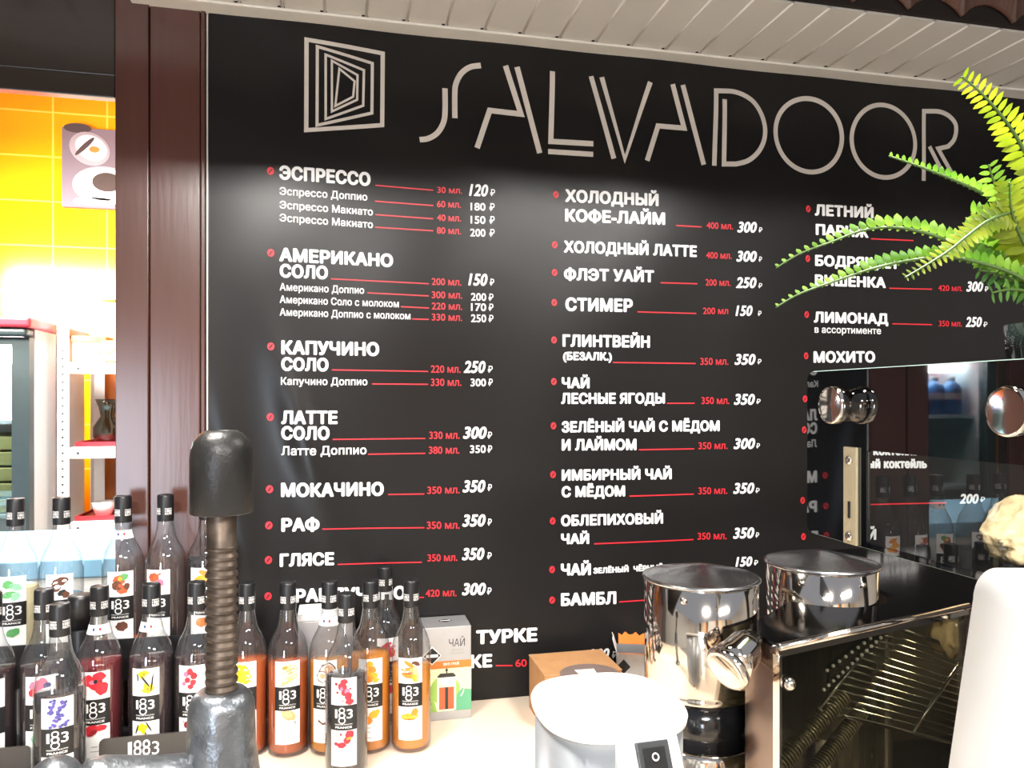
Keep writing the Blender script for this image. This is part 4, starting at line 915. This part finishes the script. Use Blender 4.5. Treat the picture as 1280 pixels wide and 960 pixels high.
# ------------------------------------------------------------------ steel canisters
M['lid_steel'] = mat('polished lid steel', (196, 196, 198), 0.2, 1.0, var=0.15, scale=14)
def canister(px, zc, ztop, label, rivets):
    c = W(px, 500, zc=zc); h = ztop - DECK; R_ = .0735
    t = thing('steel_canister', label, 'canister', (c.x, c.y, DECK), group='lidded steel canisters')
    g = G(); g.lathe([(0, 0), (R_ + .002, 0), (R_ + .004, .004), (R_ + .004, h * .47), (R_ + .001, h * .49), (R_ - .002, h * .495), (0, h * .495)], 64); obj('base', g, M['chrome'], t)
    g = G(); g.lathe([(0, h * .495), (R_ - .006, h * .495), (R_ - .006, h * .637), (0, h * .637)], 64); obj('motor_body', g, mat('black gloss plastic', (18, 18, 20), .12, spec=.7), t, 'glossy black body')
    zb = h * .637
    g = G(); g.lathe([(0, zb), (R_ - .004, zb), (R_ - .001, zb + .002), (R_ - .001, zb + .008), (R_ - .002, zb + .01), (R_, zb + .012), (R_, h - .004), (R_ - .001, h - .0035), (0, h - .0035)], 64); bd = obj('barrel', g, M['chrome'], t)
    for a in rivets:
        g = G(); g.lathe([(.0, .0032), (.0022, .0030), (.0042, .0016), (.005, 0)], 14, 0, T=Matrix.Rotation(a, 4, 'Z') @ Matrix.Translation((0, -R_ - .0001, h - .017)) @ Matrix.Rotation(PI / 2, 4, 'X')); obj('rivet_or_glint', g, M['chrome'], bd)
    g = G(); g.lathe([(R_ - .001, h - .004), (R_ + .0015, h - .004), (R_ + .003, h - .002), (R_ + .0025, h), (R_ - .002, h + .0008), (R_ - .012, h + .003), (R_ - .03, h + .0075), (R_ - .052, h + .0125), (.006, h + .015), (0, h + .0152)], 64); obj('lid', g, M['lid_steel'], t, 'shallow cone lid')
    return t
canister(876, 1.005, CAMZ - .232, 'steel canister with cone lid and chrome elbow in front, nearest the white mixer', (-.75, 1.9))
canister(1026.5, 1.065, CAMZ - .226, 'steel canister with cone lid behind the glass door', (-.95, .15, 1.3))

# ------------------------------------------------------------------ steel warming cabinet with smoked front
zt = CAMZ - .27
A, B, Cc, D = (.471, .754), (.468, .817), (.590, .914), (.812, .850)
cc = (.6666, .9480); cr = .083
def P3(p, z): return (p[0], p[1], z)
a0 = math.atan2(Cc[1] - cc[1], Cc[0] - cc[0]); Ep = (.745, .93)
a1 = math.atan2(Ep[1] - cc[1], Ep[0] - cc[0])
arc = [(cc[0] + cr * math.cos(a0 + (a1 + 2 * PI - a0 if a1 < a0 else a1 - a0) * i / 24), cc[1] + cr * math.sin(a0 + (a1 + 2 * PI - a0 if a1 < a0 else a1 - a0) * i / 24)) for i in range(25)]
Fp, Gp = (.84, 1.21), (1.40, 1.21); D2 = (1.40, 1.013)
outline = [A, D, D2, Gp, Fp] + arc[::-1] + [B]
cb_ = thing('warming_cabinet', 'polished steel warming cabinet with smoked glass front and wire rack inside', 'cabinet', (.70, .86, DECK))
g = G(); g.prism(outline, zt - .005, zt); part('top_sheet', g, M['steel_dark'], cb_, 'dark polished top sheet')
def wallp(name, a, b, z0, z1, t, m, lab=None):
    d = Vector((b[0] - a[0], b[1] - a[1])); n = Vector((-d.y, d.x)).normalized() * t
    g = G(); g.prism([a, b, (b[0] + n.x, b[1] + n.y), (a[0] + n.x, a[1] + n.y)], z0, z1); return part(name, g, m, cb_, lab)
zb = DECK + .012
wallp('side_panel', B, A, zb, zt - .005, .004, M['copper_steel'], 'bright stainless side panel')
inn = mat('dark oven lining', (74, 70, 54), .25, .6, var=.15)
wallp('back_panel', Cc, B, zb, zt - .005, .003, inn)
g = G()
pl = arc + [Fp, Gp]
for a, b in zip(pl, pl[1:]):
    d = Vector((b[0] - a[0], b[1] - a[1])).normalized(); n = Vector((d.y, -d.x)) * .003
    g.prism([a, (a[0] + n.x, a[1] + n.y), (b[0] + n.x, b[1] + n.y), b], zb, zt - .005)
part('back_panel', g, inn, cb_)
g = G(); g.prism(outline, DECK + .008, zb); part('floor_plate', g, M['steel_dark'], cb_)
wallp('right_panel', Gp, D2, zb, zt - .005, -.003, inn)
g = G(); dA = (Vector(D) - Vector(A)).normalized(); nA = Vector((dA.y, -dA.x))
def off(p, u, v): return (p[0] + dA.x * u + nA.x * v, p[1] + dA.y * u + nA.y * v)
L_ = (Vector(D) - Vector(A)).length
g.tube([off(A, .002, .001) + (zt - .003,), off(D, .0, .001) + (zt - .003,)], .0042, 14); g.prism([off(A, 0, .002), off(D, 0, .002), off(D, 0, -.002), off(A, 0, -.002)], zt - .014, zt - .003); part('front_lip', g, M['chrome'], cb_, 'bright front edge')
g = G(); g.prism([off(A, .005, 0), off(D, -.002, 0), off(D, -.002, -.004), off(A, .005, -.004)], zb, zt - .013); part('front_glass', g, M['dark_pane'], cb_, 'smoked glass front')
g = G(); g.prism([off(A, 0, .003), off(A, .004, .003), off(A, .004, -.006), off(A, 0, -.006)], zb, zt - .012); part('front_post', g, M['chrome'], cb_)
g = G(); g.prism([off(D, -.002, .003), off(D, .020, .003), off(D, .020, -.006), off(D, -.002, -.006)], zb, zt - .004); part('front_post', g, M['copper_steel'], cb_)
for px, py in ((981, 851),):
    c = W(px, py, zc=.85); g = G(); g.ball((0, 0, 0), .0075, 12, T=Matrix.Translation((off(A, .013, .0045)[0], off(A, .013, .0045)[1], c.z))); part('bolt', g, M['chrome'], cb_)
for x, y in ((.49, .80), (.80, .87), (1.36, 1.18), (.62, .86)):
    g = G(); g.lathe([(0, 0), (.008, 0), (.008, .008), (0, .008)], 14, T=T3(x, y, DECK)); part('foot', g, M['rubber'], cb_)
# tilted wire rack and heating coils inside
RA, RB_, RC = W(1024, 886, zc=.902), W(1203, 931, zc=1.022), W(1112, 776, zc=.985)
e1, e2 = RB_ - RA, RC - RA
M['wire'] = mat('rack wire', (150, 148, 140), .2, 1.0, var=.1)
g = G(); rk_ = None
def rp(u, v): return RA + e1 * u + e2 * v
g.tube([rp(.02, .04), rp(0, .0), rp(.04, -.01), rp(1, -.01)], .0022, 8); g.tube([rp(0, 0), rp(0, .96)], .0022, 8); g.tube([rp(.62, -.01), rp(.62, .96)], .0024, 8); g.tube([rp(0, .96), rp(1, .96)], .002, 8)
rack2 = part('rack_frame', g, M['wire'], cb_)
for i in range(13):
    v = .07 + i * .07
    g = G(); g.tube([rp(0 + u, v) + Vector((0, 0, .004 * math.sin(u * 5) if i > 8 else 0)) for u in (0, .2, .4, .6, .8, 1.0)], .0013, 6); sub('rack_wire', g, M['wire'], cb_, rack2)
for pa, pb, r in ((W(962, 968, zc=.868), W(1054, 868, zc=.93), .0095), (W(1000, 985, zc=.885), W(1078, 888, zc=.955), .008)):
    M.setdefault('coil_dark', mat('heating coil', (150, 142, 112), .35, .85, var=.1))
    a, b = Vector(pa), Vector(pb); d = (b - a); n1 = d.orthogonal().normalized(); n2 = d.normalized().cross(n1); N = 520; turns = 32
    g = G(); g.tube([a + d * (i / N) + (n1 * math.cos(2 * PI * turns * i / N) + n2 * math.sin(2 * PI * turns * i / N)) * r for i in range(N + 1)], .0016, 5); part('heating_coil', g, M['coil_dark'], cb_)
g = G(); hpq = [W(1036, 836, zc=.925), W(1092, 790, zc=.962), W(1106, 792, zc=.968), W(1036, 872, zc=.925)]
g.add(hpq + [p + Vector((.006, .012, 0)) for p in hpq], [(3, 2, 1, 0), (4, 5, 6, 7), (0, 1, 5, 4), (1, 2, 6, 5), (2, 3, 7, 6), (3, 0, 4, 7)]); hpl = part('heater_plate', g, inn, cb_)
for (xa, ya, za), (xb, yb, zb2), n_ in (((1030, 862, .916), (1101, 797, .956), 13), ((1034, 838, .916), (1088, 798, .950), 8)):
    for i in range(n_):
        f = i / (n_ - 1); g = G(); g.ball(tuple(W(xa + (xb - xa) * f, ya + (yb - ya) * f, zc=za + (zb2 - za) * f)), .0021, 6); sub('rivet_or_glint', g, M['paper'], cb_, hpl)  # white beads drawn in place of the coil's glints
def bread(name, loc, sx, sy, sz, seed, label, rz=0, rx=0, ry=0):
    n = 30; vs = []; fs = []
    for j in range(n + 1):
        th = PI * j / n
        for i in range(2 * n):
            ph = PI * i / n
            d = Vector((math.sin(th) * math.cos(ph), math.sin(th) * math.sin(ph), math.cos(th)))
            k = 1 + .22 * noise.noise(d * 1.7 + Vector((seed, 0, 0))) + .10 * noise.noise(d * 5 + Vector((0, seed, 0))) + .05 * noise.noise(d * 13)
            sq = lambda v, e: math.copysign(abs(v) ** e, v)
            vs.append((sx * d.x * k, sy * d.y * k, sz * sq(d.z, .6) * (1 + .3 * noise.noise(d * 4 + Vector((0, 0, seed)))) + .1 * sz))
    for j in range(n):
        for i in range(2 * n): fs.append((j * 2 * n + i, (j + 1) * 2 * n + i, (j + 1) * 2 * n + (i + 1) % (2 * n), j * 2 * n + (i + 1) % (2 * n)))
    g = G(); g.add(vs, fs, 0, True, T3(0, 0, 0, rx, ry, 0)); zmin = min(v[2] for v in g.v)
    g.v = [(x, y, z - zmin) for x, y, z in g.v]
    o = obj(name, g, M['bread']); o.location = loc; o.rotation_euler.z = rz
    return tag(o, label, 'bread')
HL = area('cabinet_fill', (.96, 1.02, zt - .02), (.80, .92, DECK + .1), .12, .06, 5.5, (1.0, .86, .6))  # added fill with no known lamp behind it, brightens the cabinet inside
M['bread'] = mat('pale flatbread', (206, 180, 138), .8, var=.34, scale=28, bump=.4, bscale=60)

# chrome elbow spout on the cabinet side
g = G(); ea = Vector((.466, .795, zt - .012)); eb = Vector((.430, .782, zt - .030))
el = thing('chrome_elbow', 'short fat chrome elbow spout sticking out of the cabinet side before the canister', 'spout', tuple(ea))
g.tube([ea + Vector((0.0, .0, .0)), ea + Vector((-.012, -.003, -.003)), ea + Vector((-.026, -.008, -.012)), eb], [.018, .021, .023, .024], 32, cap=True); part('elbow', g, M['chrome'], el)
dv = (eb - ea).normalized(); q_ = dv.to_track_quat('Z', 'Y').to_matrix().to_4x4()
g = G(); g.lathe([(.024, 0), (.027, .002), (.028, .006), (.026, .010), (.021, .0115), (.018, .009), (0, .008)], 36, T=Matrix.Translation(eb) @ q_); part('end_ring', g, M['chrome'], el)

# ------------------------------------------------------------------ glass oven door with stand-off knobs
DX = .492
dzt, dzb = CAMZ + .030, CAMZ - .142
y_far = W(1009, 500, X=DX).y; y_near = W(1297, 500, X=DX).y
od = thing('glass_door_panel', 'dark glass door panel with black border and round chrome stand-off knobs', 'glass door panel', (DX, .5, dzb))
wy = W(1083, 563, X=DX); wz0, wz1, wy1, wy0 = CAMZ - .137, wy.z, wy.y, y_near + .006
def rr(y0, y1, z0, z1, r, n=6):
    o = []
    for cy, cz, s in ((y1 - r, z1 - r, 0), (y0 + r, z1 - r, 1), (y0 + r, z0 + r, 2), (y1 - r, z0 + r, 3)):
        o += [(cy + r * math.cos(s * PI / 2 + i * PI / 2 / n), cz + r * math.sin(s * PI / 2 + i * PI / 2 / n)) for i in range(n + 1)]
    return o
out_ = rr(y_near, y_far, dzb, dzt, .010); inn_ = rr(wy0, wy1, wz0, wz1, .003)
g = G(); n = len(out_)
for x in (DX, DX + .0045):
    g.add([(x, y, z) for y, z in out_] + [(x, y, z) for y, z in inn_], [(i, (i + 1) % n, n + (i + 1) % n, n + i) for i in range(n)], 0)
g.add([(x, y, z) for x in (DX, DX + .0045) for y, z in out_], [(i, (i + 1) % n, n + (i + 1) % n, n + i) for i in range(n)], 1)
g.add([(x, y, z) for x in (DX, DX + .0045) for y, z in inn_], [(i, n + i, n + (i + 1) % n, (i + 1) % n) for i in range(n)], 0)
g.tube([(DX + .002, y, z) for y, z in out_ + out_[:1]], .0008, 6, 1, cap=False); part('border', g, [M['black_gloss'], mat('glass edge', (176, 196, 190), .2, spec=.8)], od, 'black enamelled border of the glass')
g = G(); g.add([(DX + .001, y, z) for y, z in inn_], [tuple(range(n))]); part('window', g, M['pane'], od, 'clear glass window')
for px, py in ((1041, 506.5), (1262, 514.5)):
    c = W(px, py, X=DX - .017)
    g = G(); g.lathe([(.0165, 0), (.0165, .010), (.0178, .0108), (.0188, .012), (.0188, .019), (.0182, .0203), (.016, .0206), (0, .0208)], 44, T=Matrix.Translation((DX - .0002, c.y, c.z)) @ Matrix.Rotation(-PI / 2, 4, 'Y')); part('knob', g, M['chrome'], od)
c0, c1 = W(1066, 558, X=DX + .008), W(1082.5, 682, X=DX + .008)
g = G(); g.box((DX - .0030, min(c0.y, c1.y), c1.z), (DX - .0001, max(c0.y, c1.y), c0.z), 0, None, .0006)
ym = (c0.y + c1.y) / 2
g.box((DX - .0042, ym - .0013, W(1072, 649, X=DX).z), (DX - .0034, ym + .0013, W(1072, 628, X=DX).z), 1)
pl_ = part('hinge_strip', g, [mat('brass toned steel', (206, 192, 158), .4, .55, var=.05), M['gap']], od, 'slotted metal strip')
for py in (576, 672):
    g = G(); g.lathe([(.0046, 0), (.005, .001), (.0036, .0022), (0, .0024)], 16, T=Matrix.Translation((DX - .0035, ym, W(1072, py, X=DX).z)) @ Matrix.Rotation(-PI / 2, 4, 'Y')); sub('screw', g, M['chrome'], od, pl_)
g = G(); g.box((DX - .006, y_near + .0005, DECK), (DX - .0005, y_near + .0045, dzt - .03)); part('support_post', g, M['black_plastic'], od)
# ------------------------------------------------------------------ black oven body with bread, at the right edge
ovx0, ovx1, ovy0, ovy1, ovz = .835, 1.35, .42, .83, CAMZ - .30
ov = thing('oven', 'low black oven at the right edge carrying the bread and the fern vase', 'oven', ((ovx0 + ovx1) / 2, (ovy0 + ovy1) / 2, DECK))
g = G(); g.box((ovx0, ovy0, DECK + .012), (ovx1, ovy1, ovz - .004), 0, None, .006); part('body', g, M['black_plastic'], ov)
g = G(); g.box((ovx0 - .004, ovy0 - .004, ovz - .004), (ovx1 + .004, ovy1 + .004, ovz), 0, None, .0015); part('top_plate', g, M['steel_dark'], ov)
for x in (ovx0 + .03, ovx1 - .03):
    for y in (ovy0 + .03, ovy1 - .03):
        g = G(); g.lathe([(0, 0), (.012, 0), (.012, .012), (0, .012)], 14, T=T3(x, y, DECK)); part('foot', g, M['rubber'], ov)
bc = W(1262, 705, z=ovz)
bread('flatbread', (1.125, 1.06, zt + .0005), .092, .060, .030, 5.7, 'torn pale flatbread lying on the cabinet top beside the white housing', .5, 0, -.42)
b2p = rp(.64, .70)
bread('flatbread', (b2p.x + .006, b2p.y + .012, b2p.z + .014), .040, .022, .034, 8.4, 'browner flatbread piece inside the warming cabinet behind the smoked glass', .3, 0, .2)
b2p = rp(.78, .66)
for k, (px, py) in enumerate(((1206, 689), (1212, 662), (1262, 709))):
    pass
# ------------------------------------------------------------------ fern in a dark vase
vx, vy = .873, .776
vase = thing('potted_fern', 'bright green fern in a dark glass vase at the right edge', 'plant', (vx, vy, ovz))
M['vase'] = mat('dark glass vase', (22, 30, 28), .06, spec=.8, var=.1)
M['leaf'] = None
def leaf_mat(name, a, b):
    m, nt, bs = nodes(name); bs.inputs['Roughness'].default_value = .38
    tc = nt.nodes.new('ShaderNodeTexCoord'); n = nt.nodes.new('ShaderNodeTexNoise'); n.inputs['Scale'].default_value = 22
    r = nt.nodes.new('ShaderNodeValToRGB'); r.color_ramp.elements[0].color = lin(a) + (1,); r.color_ramp.elements[1].color = lin(b) + (1,)
    r.color_ramp.elements[0].position = .35; r.color_ramp.elements[1].position = .65
    nt.links.new(tc.outputs['Object'], n.inputs['Vector']); nt.links.new(n.outputs['Fac'], r.inputs[0]); nt.links.new(r.outputs[0], bs.inputs['Base Color'])
    tl = nt.nodes.new('ShaderNodeBsdfTranslucent'); nt.links.new(r.outputs[0], tl.inputs[0]); mx = nt.nodes.new('ShaderNodeMixShader'); mx.inputs[0].default_value = .3
    nt.links.new(bs.outputs[0], mx.inputs[1]); nt.links.new(tl.outputs[0], mx.inputs[2]); nt.links.new(mx.outputs[0], nt.nodes['Material Output'].inputs[0]); return m
M['leaf_green'] = leaf_mat('fern green', (84, 136, 30), (140, 182, 62)); M['leaf_yellow'] = leaf_mat('fern yellow green', (88, 110, 8), (132, 144, 26)); M['leaf_dark'] = leaf_mat('fern dark green', (50, 92, 34), (96, 140, 60))
M['stem'] = mat('fern stem', (70, 96, 40), .5, var=.1)
vzt = CAMZ + .095
g = G(); h = vzt - ovz; g.lathe([(0, .003), (.030, 0), (.032, .006), (.028, h * .2), (.030, h * .45), (.045, h * .75), (.054, h * .92), (.056, h), (.053, h), (.050, h * .92), (.040, h * .75), (.025, h * .45), (.022, .02), (0, .015)], 40); obj('vase', g, M['vase'], vase)
def frond(px, zc0, zc1, wpx, m, n=26, droop=0.0, droop_side=1, tipw=.25, wr=.23):
    """px: the midrib from tip to root, as seen; the depth runs from zc0 at the tip to zc1 at the root"""
    cv = curve(px, 10); N = len(cv); pts = [W(x, y, zc=zc0 + (zc1 - zc0) * i / (N - 1)) for i, (x, y) in enumerate(cv)]
    g = G(); g.tube(pts, [.0009 + .0016 * i / N for i in range(N)], 6); st = part('frond', g, M['stem'], vase)
    L = [0]
    for a, b in zip(pts, pts[1:]): L.append(L[-1] + (b - a).length)
    tot = L[-1]; g = G(); up = Vector((0, 0, 1))
    for k in range(n):
        s = tot * (.01 + .97 * k / n); i = max(j for j in range(N) if L[j] <= s); i = min(i, N - 2)
        f = (s - L[i]) / max(1e-6, L[i + 1] - L[i]); p = pts[i].lerp(pts[i + 1], f); t = (pts[i] - pts[i + 1]).normalized()
        view = (p - Vector((0, 0, CAMZ))).normalized(); side0 = t.cross(view).normalized()
        if side0.z < 0: side0 = -side0
        wl = wpx * (zc0 + (zc1 - zc0) * s / tot) / FPX * (tipw + (1 - tipw) * min(1, 2.6 * s / tot)) * random.uniform(.88, 1.08)
        for sd in (1, -1):
            if sd < 0 and droop_side == 0: kk = .28
            else: kk = 1
            ax = (side0 * sd + t * .35 + view * random.uniform(-.25, .25) * (1 if kk == 1 else 3)).normalized(); ln = wl * kk; wd_ = ln * wr if kk == 1 else ln * .45
            nr = ax.cross(t).normalized(); wv = t
            pr = []
            for q, wq in ((0, .25), (.25, .9), (.5, 1.0), (.78, .7), (1.0, .02)):
                c = p + ax * ln * q + nr * (-.12 * ln * q * q); pr += [c - wv * wd_ * wq, c + nr * wd_ * .18 * wq, c + wv * wd_ * wq]
            g.add(pr, [(3 * a + b, 3 * a + b + 1, 3 * a + b + 4, 3 * a + b + 3) for a in range(4) for b in range(2)], 0, True)
    sub('leaflets', g, M[m], vase, st)
root = (1335, 372)
frond([(970, 384), (1000, 367), (1045, 351), (1090, 336), (1140, 325), (1190, 322), (1235, 331), (1280, 349), (1330, 385)], .80, .84, 17, 'leaf_green', 38, droop_side=0, tipw=.3, wr=.36)
frond([(970, 335), (1000, 317), (1040, 302), (1075, 289), (1110, 284), (1145, 288), (1180, 299), (1220, 318), (1270, 345), (1330, 388)], .86, .86, 17, 'leaf_green', 36, droop_side=0, tipw=.3, wr=.36)
frond([(1111, 195), (1135, 203), (1165, 214), (1195, 226), (1225, 240), (1255, 258), (1290, 290), (1325, 370)], .84, .86, 13, 'leaf_green', 34, droop_side=0, tipw=.4, wr=.4)
frond([(1131, 347), (1155, 333), (1185, 314), (1210, 294), (1235, 276), (1262, 266), (1290, 266), (1320, 290), (1335, 380)], .78, .84, 22, 'leaf_yellow', 40, tipw=.3)
frond([(1202, 96), (1222, 112), (1243, 134), (1262, 158), (1279, 186), (1300, 230), (1330, 380)], .80, .86, 25, 'leaf_yellow', 34, tipw=.5, wr=.23)
frond([(1236, 206), (1243, 228), (1256, 250), (1275, 272), (1300, 310), (1332, 385)], .82, .86, 24, 'leaf_green', 24, tipw=.5)
frond([(1262, 228), (1264, 260), (1274, 290), (1292, 325), (1330, 385)], .80, .85, 30, 'leaf_yellow', 22, tipw=.6)
frond([(1188, 300), (1215, 303), (1245, 312), (1275, 330), (1330, 386)], .90, .87, 32, 'leaf_green', 24, tipw=.5)
frond([(1224, 338), (1245, 342), (1270, 352), (1300, 366), (1330, 388)], .84, .86, 20, 'leaf_dark', 10, tipw=.7)
frond([(1240, 366), (1262, 362), (1288, 366), (1330, 390)], .82, .86, 18, 'leaf_dark', 8, tipw=.8)
frond([(1296, 150), (1300, 200), (1308, 260), (1330, 385)], .86, .86, 26, 'leaf_green', 24, tipw=.5)
frond([(1215, 268), (1240, 275), (1268, 292), (1298, 320), (1332, 386)], .86, .86, 34, 'leaf_green', 22, tipw=.5)

# ------------------------------------------------------------------ white drink mixer
mc = Vector((.236, .653, 0)); mzt = CAMZ - .2705
mx_ = thing('drink_mixer', 'white topped drink mixer with silver grey body and black rocker switch', 'mixer', (mc.x, mc.y, DECK))
def loft(g, secs, m=0, caps=True):
    n = len(secs[0]); vs = [p for s_ in secs for p in s_]
    fs = [(j * n + i, j * n + (i + 1) % n, (j + 1) * n + (i + 1) % n, (j + 1) * n + i) for j in range(len(secs) - 1) for i in range(n)]
    if caps: fs += [tuple(range(n - 1, -1, -1)), tuple((len(secs) - 1) * n + i for i in range(n))]
    return g.add(vs, fs, m, True)
def squircle(z, hx_, hy_, e=2.7, N=72):
    o = []
    for i in range(N):
        a = 2 * PI * i / N; c, s_ = math.cos(a), math.sin(a)
        k_ = (abs(c) ** e + abs(s_) ** e) ** (-1 / e); o.append(Vector((hx_ * c * k_, hy_ * s_ * k_, z)))
    return o
hT = mzt - DECK
g = G(); loft(g, [squircle(0, .062, .064), squircle(.004, .066, .068), squircle(.012, .066, .068), squircle(.018, .0625, .0645), squircle(hT - .010, .0625, .0645)])
obj('body', g, M['grey_body'], mx_, 'silver grey body')
g = G(); loft(g, [squircle(hT - .012, .063, .065), squircle(hT - .0105, .0655, .0675), squircle(hT - .0045, .0665, .0685), squircle(hT - .0012, .0648, .0668), squircle(hT, .0610, .0630)])
o = obj('cap', g, M['white_plastic'], mx_, 'white cap')
fw = Vector((.05, -1, 0)).normalized(); sd_ = Vector((-fw.y, fw.x, 0))
def tong(z, u0, u1, hw_, r, sh=.009):
    o = []
    for cu, cs, s_ in ((u1 - r, hw_ - r, 0), (u0 + r, hw_ - r, 1), (u0 + r, -hw_ + r, 2), (u1 - r, -hw_ + r, 3)):
        for i in range(7):
            a = s_ * PI / 2 + i * PI / 12; o.append(fw * (cu + r * math.cos(a)) + sd_ * (cs + r * math.sin(a) + sh) + Vector((0, 0, z)))
    return o
g = G(); loft(g, [tong(.0, .03, .140, .036, .010), tong(.02, .03, .138, .035, .010), tong(hT - .10, .03, .116, .031, .010), tong(hT - .06, .03, .096, .029, .010), tong(hT - .03, .03, .081, .028, .010), tong(hT - .012, .03, .071, .028, .010), tong(hT - .005, .03, .066, .027, .009), tong(hT - .0008, .03, .059, .024, .008)])
obj('front_column', g, M['white_plastic'], mx_, 'white sloping front column')
# rocker switch on the sloping face
zc_ = hT - .028; sl = math.atan2(.5, 1)
fc = fw * .0800 + sd_ * .009 + Vector((0, 0, zc_))
nrm = (fw * math.cos(sl) + Vector((0, 0, math.sin(sl)))).normalized(); upv = (Vector((0, 0, 1)) - nrm * nrm.z).normalized(); rv = upv.cross(nrm)
TS = Matrix((rv.to_4d(), upv.to_4d(), nrm.to_4d(), Vector((0, 0, 0, 1)))).transposed(); 
for i in range(3): TS[3][i] = 0
TS = Matrix.Translation(fc) @ TS
g = G(); g.box((-.0145, -.021, -.002), (.0145, .021, .0022), 0, TS, .001); sw = obj('rocker_switch', g, mat('switch frame', (62, 64, 66), .35, var=.05), mx_, 'black rocker switch')
g = G(); g.add([(-.0095, -.016, .0022), (.0095, -.016, .0022), (.0095, .016, .0022), (-.0095, .016, .0022), (-.0095, -.016, .0058), (.0095, -.016, .0058), (.0095, 0, .0034), (-.0095, 0, .0034), (.0095, .016, .0040), (-.0095, .016, .0040)],
                [(0, 1, 5, 4), (4, 5, 6, 7), (7, 6, 8, 9), (9, 8, 2, 3), (0, 4, 7, 9, 3), (1, 2, 8, 6, 5)], 0, False, TS); obj('rocker', g, M['black_plastic'], sw)
g = G(); n = 24
g.add([(q * math.cos(2 * PI * i / n), .009 + q * math.sin(2 * PI * i / n), .0042) for i in range(n) for q in (.0032, .0020)], [(2 * i, 2 * ((i + 1) % n), 2 * ((i + 1) % n) + 1, 2 * i + 1) for i in range(n)], 0, False, TS)
g.box((-.0008, -.0115, .0046), (.0008, -.0055, .0056), 0, TS); obj('switch_mark', g, M['paper'], sw)

# ------------------------------------------------------------------ white rounded housing at the right edge
hs = .40 / .52
c = W(1245, 840, zc=.40)
wh = thing('appliance_housing', 'plain white rounded plastic housing in the right foreground corner', 'appliance', (c.x + .047, c.y - .026, DECK), -.25)
g = G()
zt_ = W(1245, 713, zc=.40).z - DECK
r = .016
pr = []
for cx, cz, s_ in ((.09 - r, zt_ - r, 0), (-.078 + r, zt_ - r, 1), (-.18 + r * .3, .002, 2), (.09 - r * .3, .002, 3)):
    rr_ = r if s_ < 2 else r * .1
    pr += [(cx + rr_ * math.cos(s_ * PI / 2 + i * PI / 16), max(0, cz + rr_ * math.sin(s_ * PI / 2 + i * PI / 16))) for i in range(9)]
def inset(d): 
    cx = sum(p[0] for p in pr) / len(pr); cz = sum(p[1] for p in pr) / len(pr)
    return [(x - math.copysign(min(d, abs(x - cx)), x - cx), max(0, z - math.copysign(min(d, abs(z - cz)), z - cz))) for x, z in pr]
secs = []
for y, d in ((-.030, .004), (-.0285, .0012), (-.026, 0), (.026, 0), (.0285, .0012), (.03, .004)):
    secs.append([Vector((x, y, z)) for x, z in (inset(d) if d else pr)])
loft(g, [s_[::-1] for s_ in secs]); g.v = [(x * hs, y * hs, z) for x, y, z in g.v]; obj('shell', g, M['white_plastic'], wh)
g = G(); g.box((.012, -.0312, .02), (.06, -.0299, .055), 0, None, .0006); g.v = [(x * hs, y * hs - .0001, z + (zt_ - .16)) for x, y, z in g.v]; obj('inlay', g, mat('grey inlay', (176, 186, 188), .4, var=.03), wh, 'grey inlay')

# ------------------------------------------------------------------ hand press in the left foreground
hc = W(277, 500, zc=.70)
hp = thing('hand_press', 'hand press with black knob on a threaded steel rod and hammered silver head', 'press', (hc.x, hc.y, DECK))
k = .70 / FPX
zk0, zk1 = CAMZ - (641 - 500) * k - DECK, CAMZ - (538 - 500) * k - DECK
Rk = 37.5 * k
g = G(); g.lathe([(0, zk0 + .003), (Rk * .6, zk0), (Rk - .001, zk0), (Rk, zk0 + .001), (Rk, zk0 + .05), (Rk - .0006, zk1 - .018), (Rk - .003, zk1 - .010), (Rk - .009, zk1 - .003), (Rk - .014, zk1), (Rk - .0165, zk1), (Rk - .0175, zk1 - .002), (0, zk1 - .002)], 56); obj('knob', g, M['rubber'], hp, 'black rubber knob')
zr = CAMZ - (682 - 500) * k - DECK; zh = CAMZ - (866 - 500) * k - DECK
Rr2 = 19.5 * k
g = G(); g.lathe([(Rr2 * .92, zk0 + .004), (Rr2 * .92, zr), (Rr2, zr - .001)], 36)
pitch = 11.0 * k; z = zr - .001; pr = [(Rr2, z)]
while z > zh - .02:
    pr += [(Rr2, z - pitch * .30), (Rr2 * .88, z - pitch * .42), (Rr2 * .86, z - pitch * .60), (Rr2 * .97, z - pitch * .92), (Rr2, z - pitch)]; z -= pitch
g.lathe(pr, 96, smooth=False); obj('threaded_rod', g, M['rod'], hp, 'worn ribbed steel rod')
Rh = 41 * k
g = G(); g.lathe([(0, zh + .002), (Rr2 * 1.02, zh + .003), (Rh * .70, zh + .002), (Rh * .86, zh - .003), (Rh * .95, zh - .010), (Rh * .98, zh - .022), (Rh, zh - .05), (Rh * 1.12, zh - .075), (Rh * 1.25, zh - .10), (Rh * 1.25, zh - .13), (Rh * .8, zh - .15), (Rh * .7, zh - .2), (Rh * .72, .03), (Rh * 1.5, .012), (Rh * 1.7, .006), (Rh * 1.7, 0), (0, 0)], 52)
obj('head_casting', g, M['cast'], hp, 'hammered silver casting')
p0 = W(268, 975, zc=.70); p1 = W(105, 978, zc=.63)
g = G(); a, b = Vector(p0) - hp.location, Vector(p1) - hp.location
g.tube([a, a.lerp(b, .15), a.lerp(b, .5), a.lerp(b, .9), b, b + (b - a).normalized() * .006], [.026, .024, .021, .021, .018, .010], 28); obj('arm', g, M['cast'], hp)
e = b + (b - a).normalized() * .022
g = G(); g.tube([b, e], .007, 14); g.ball(tuple(e), .021, 16); obj('arm_handle', g, M['cast'], hp)
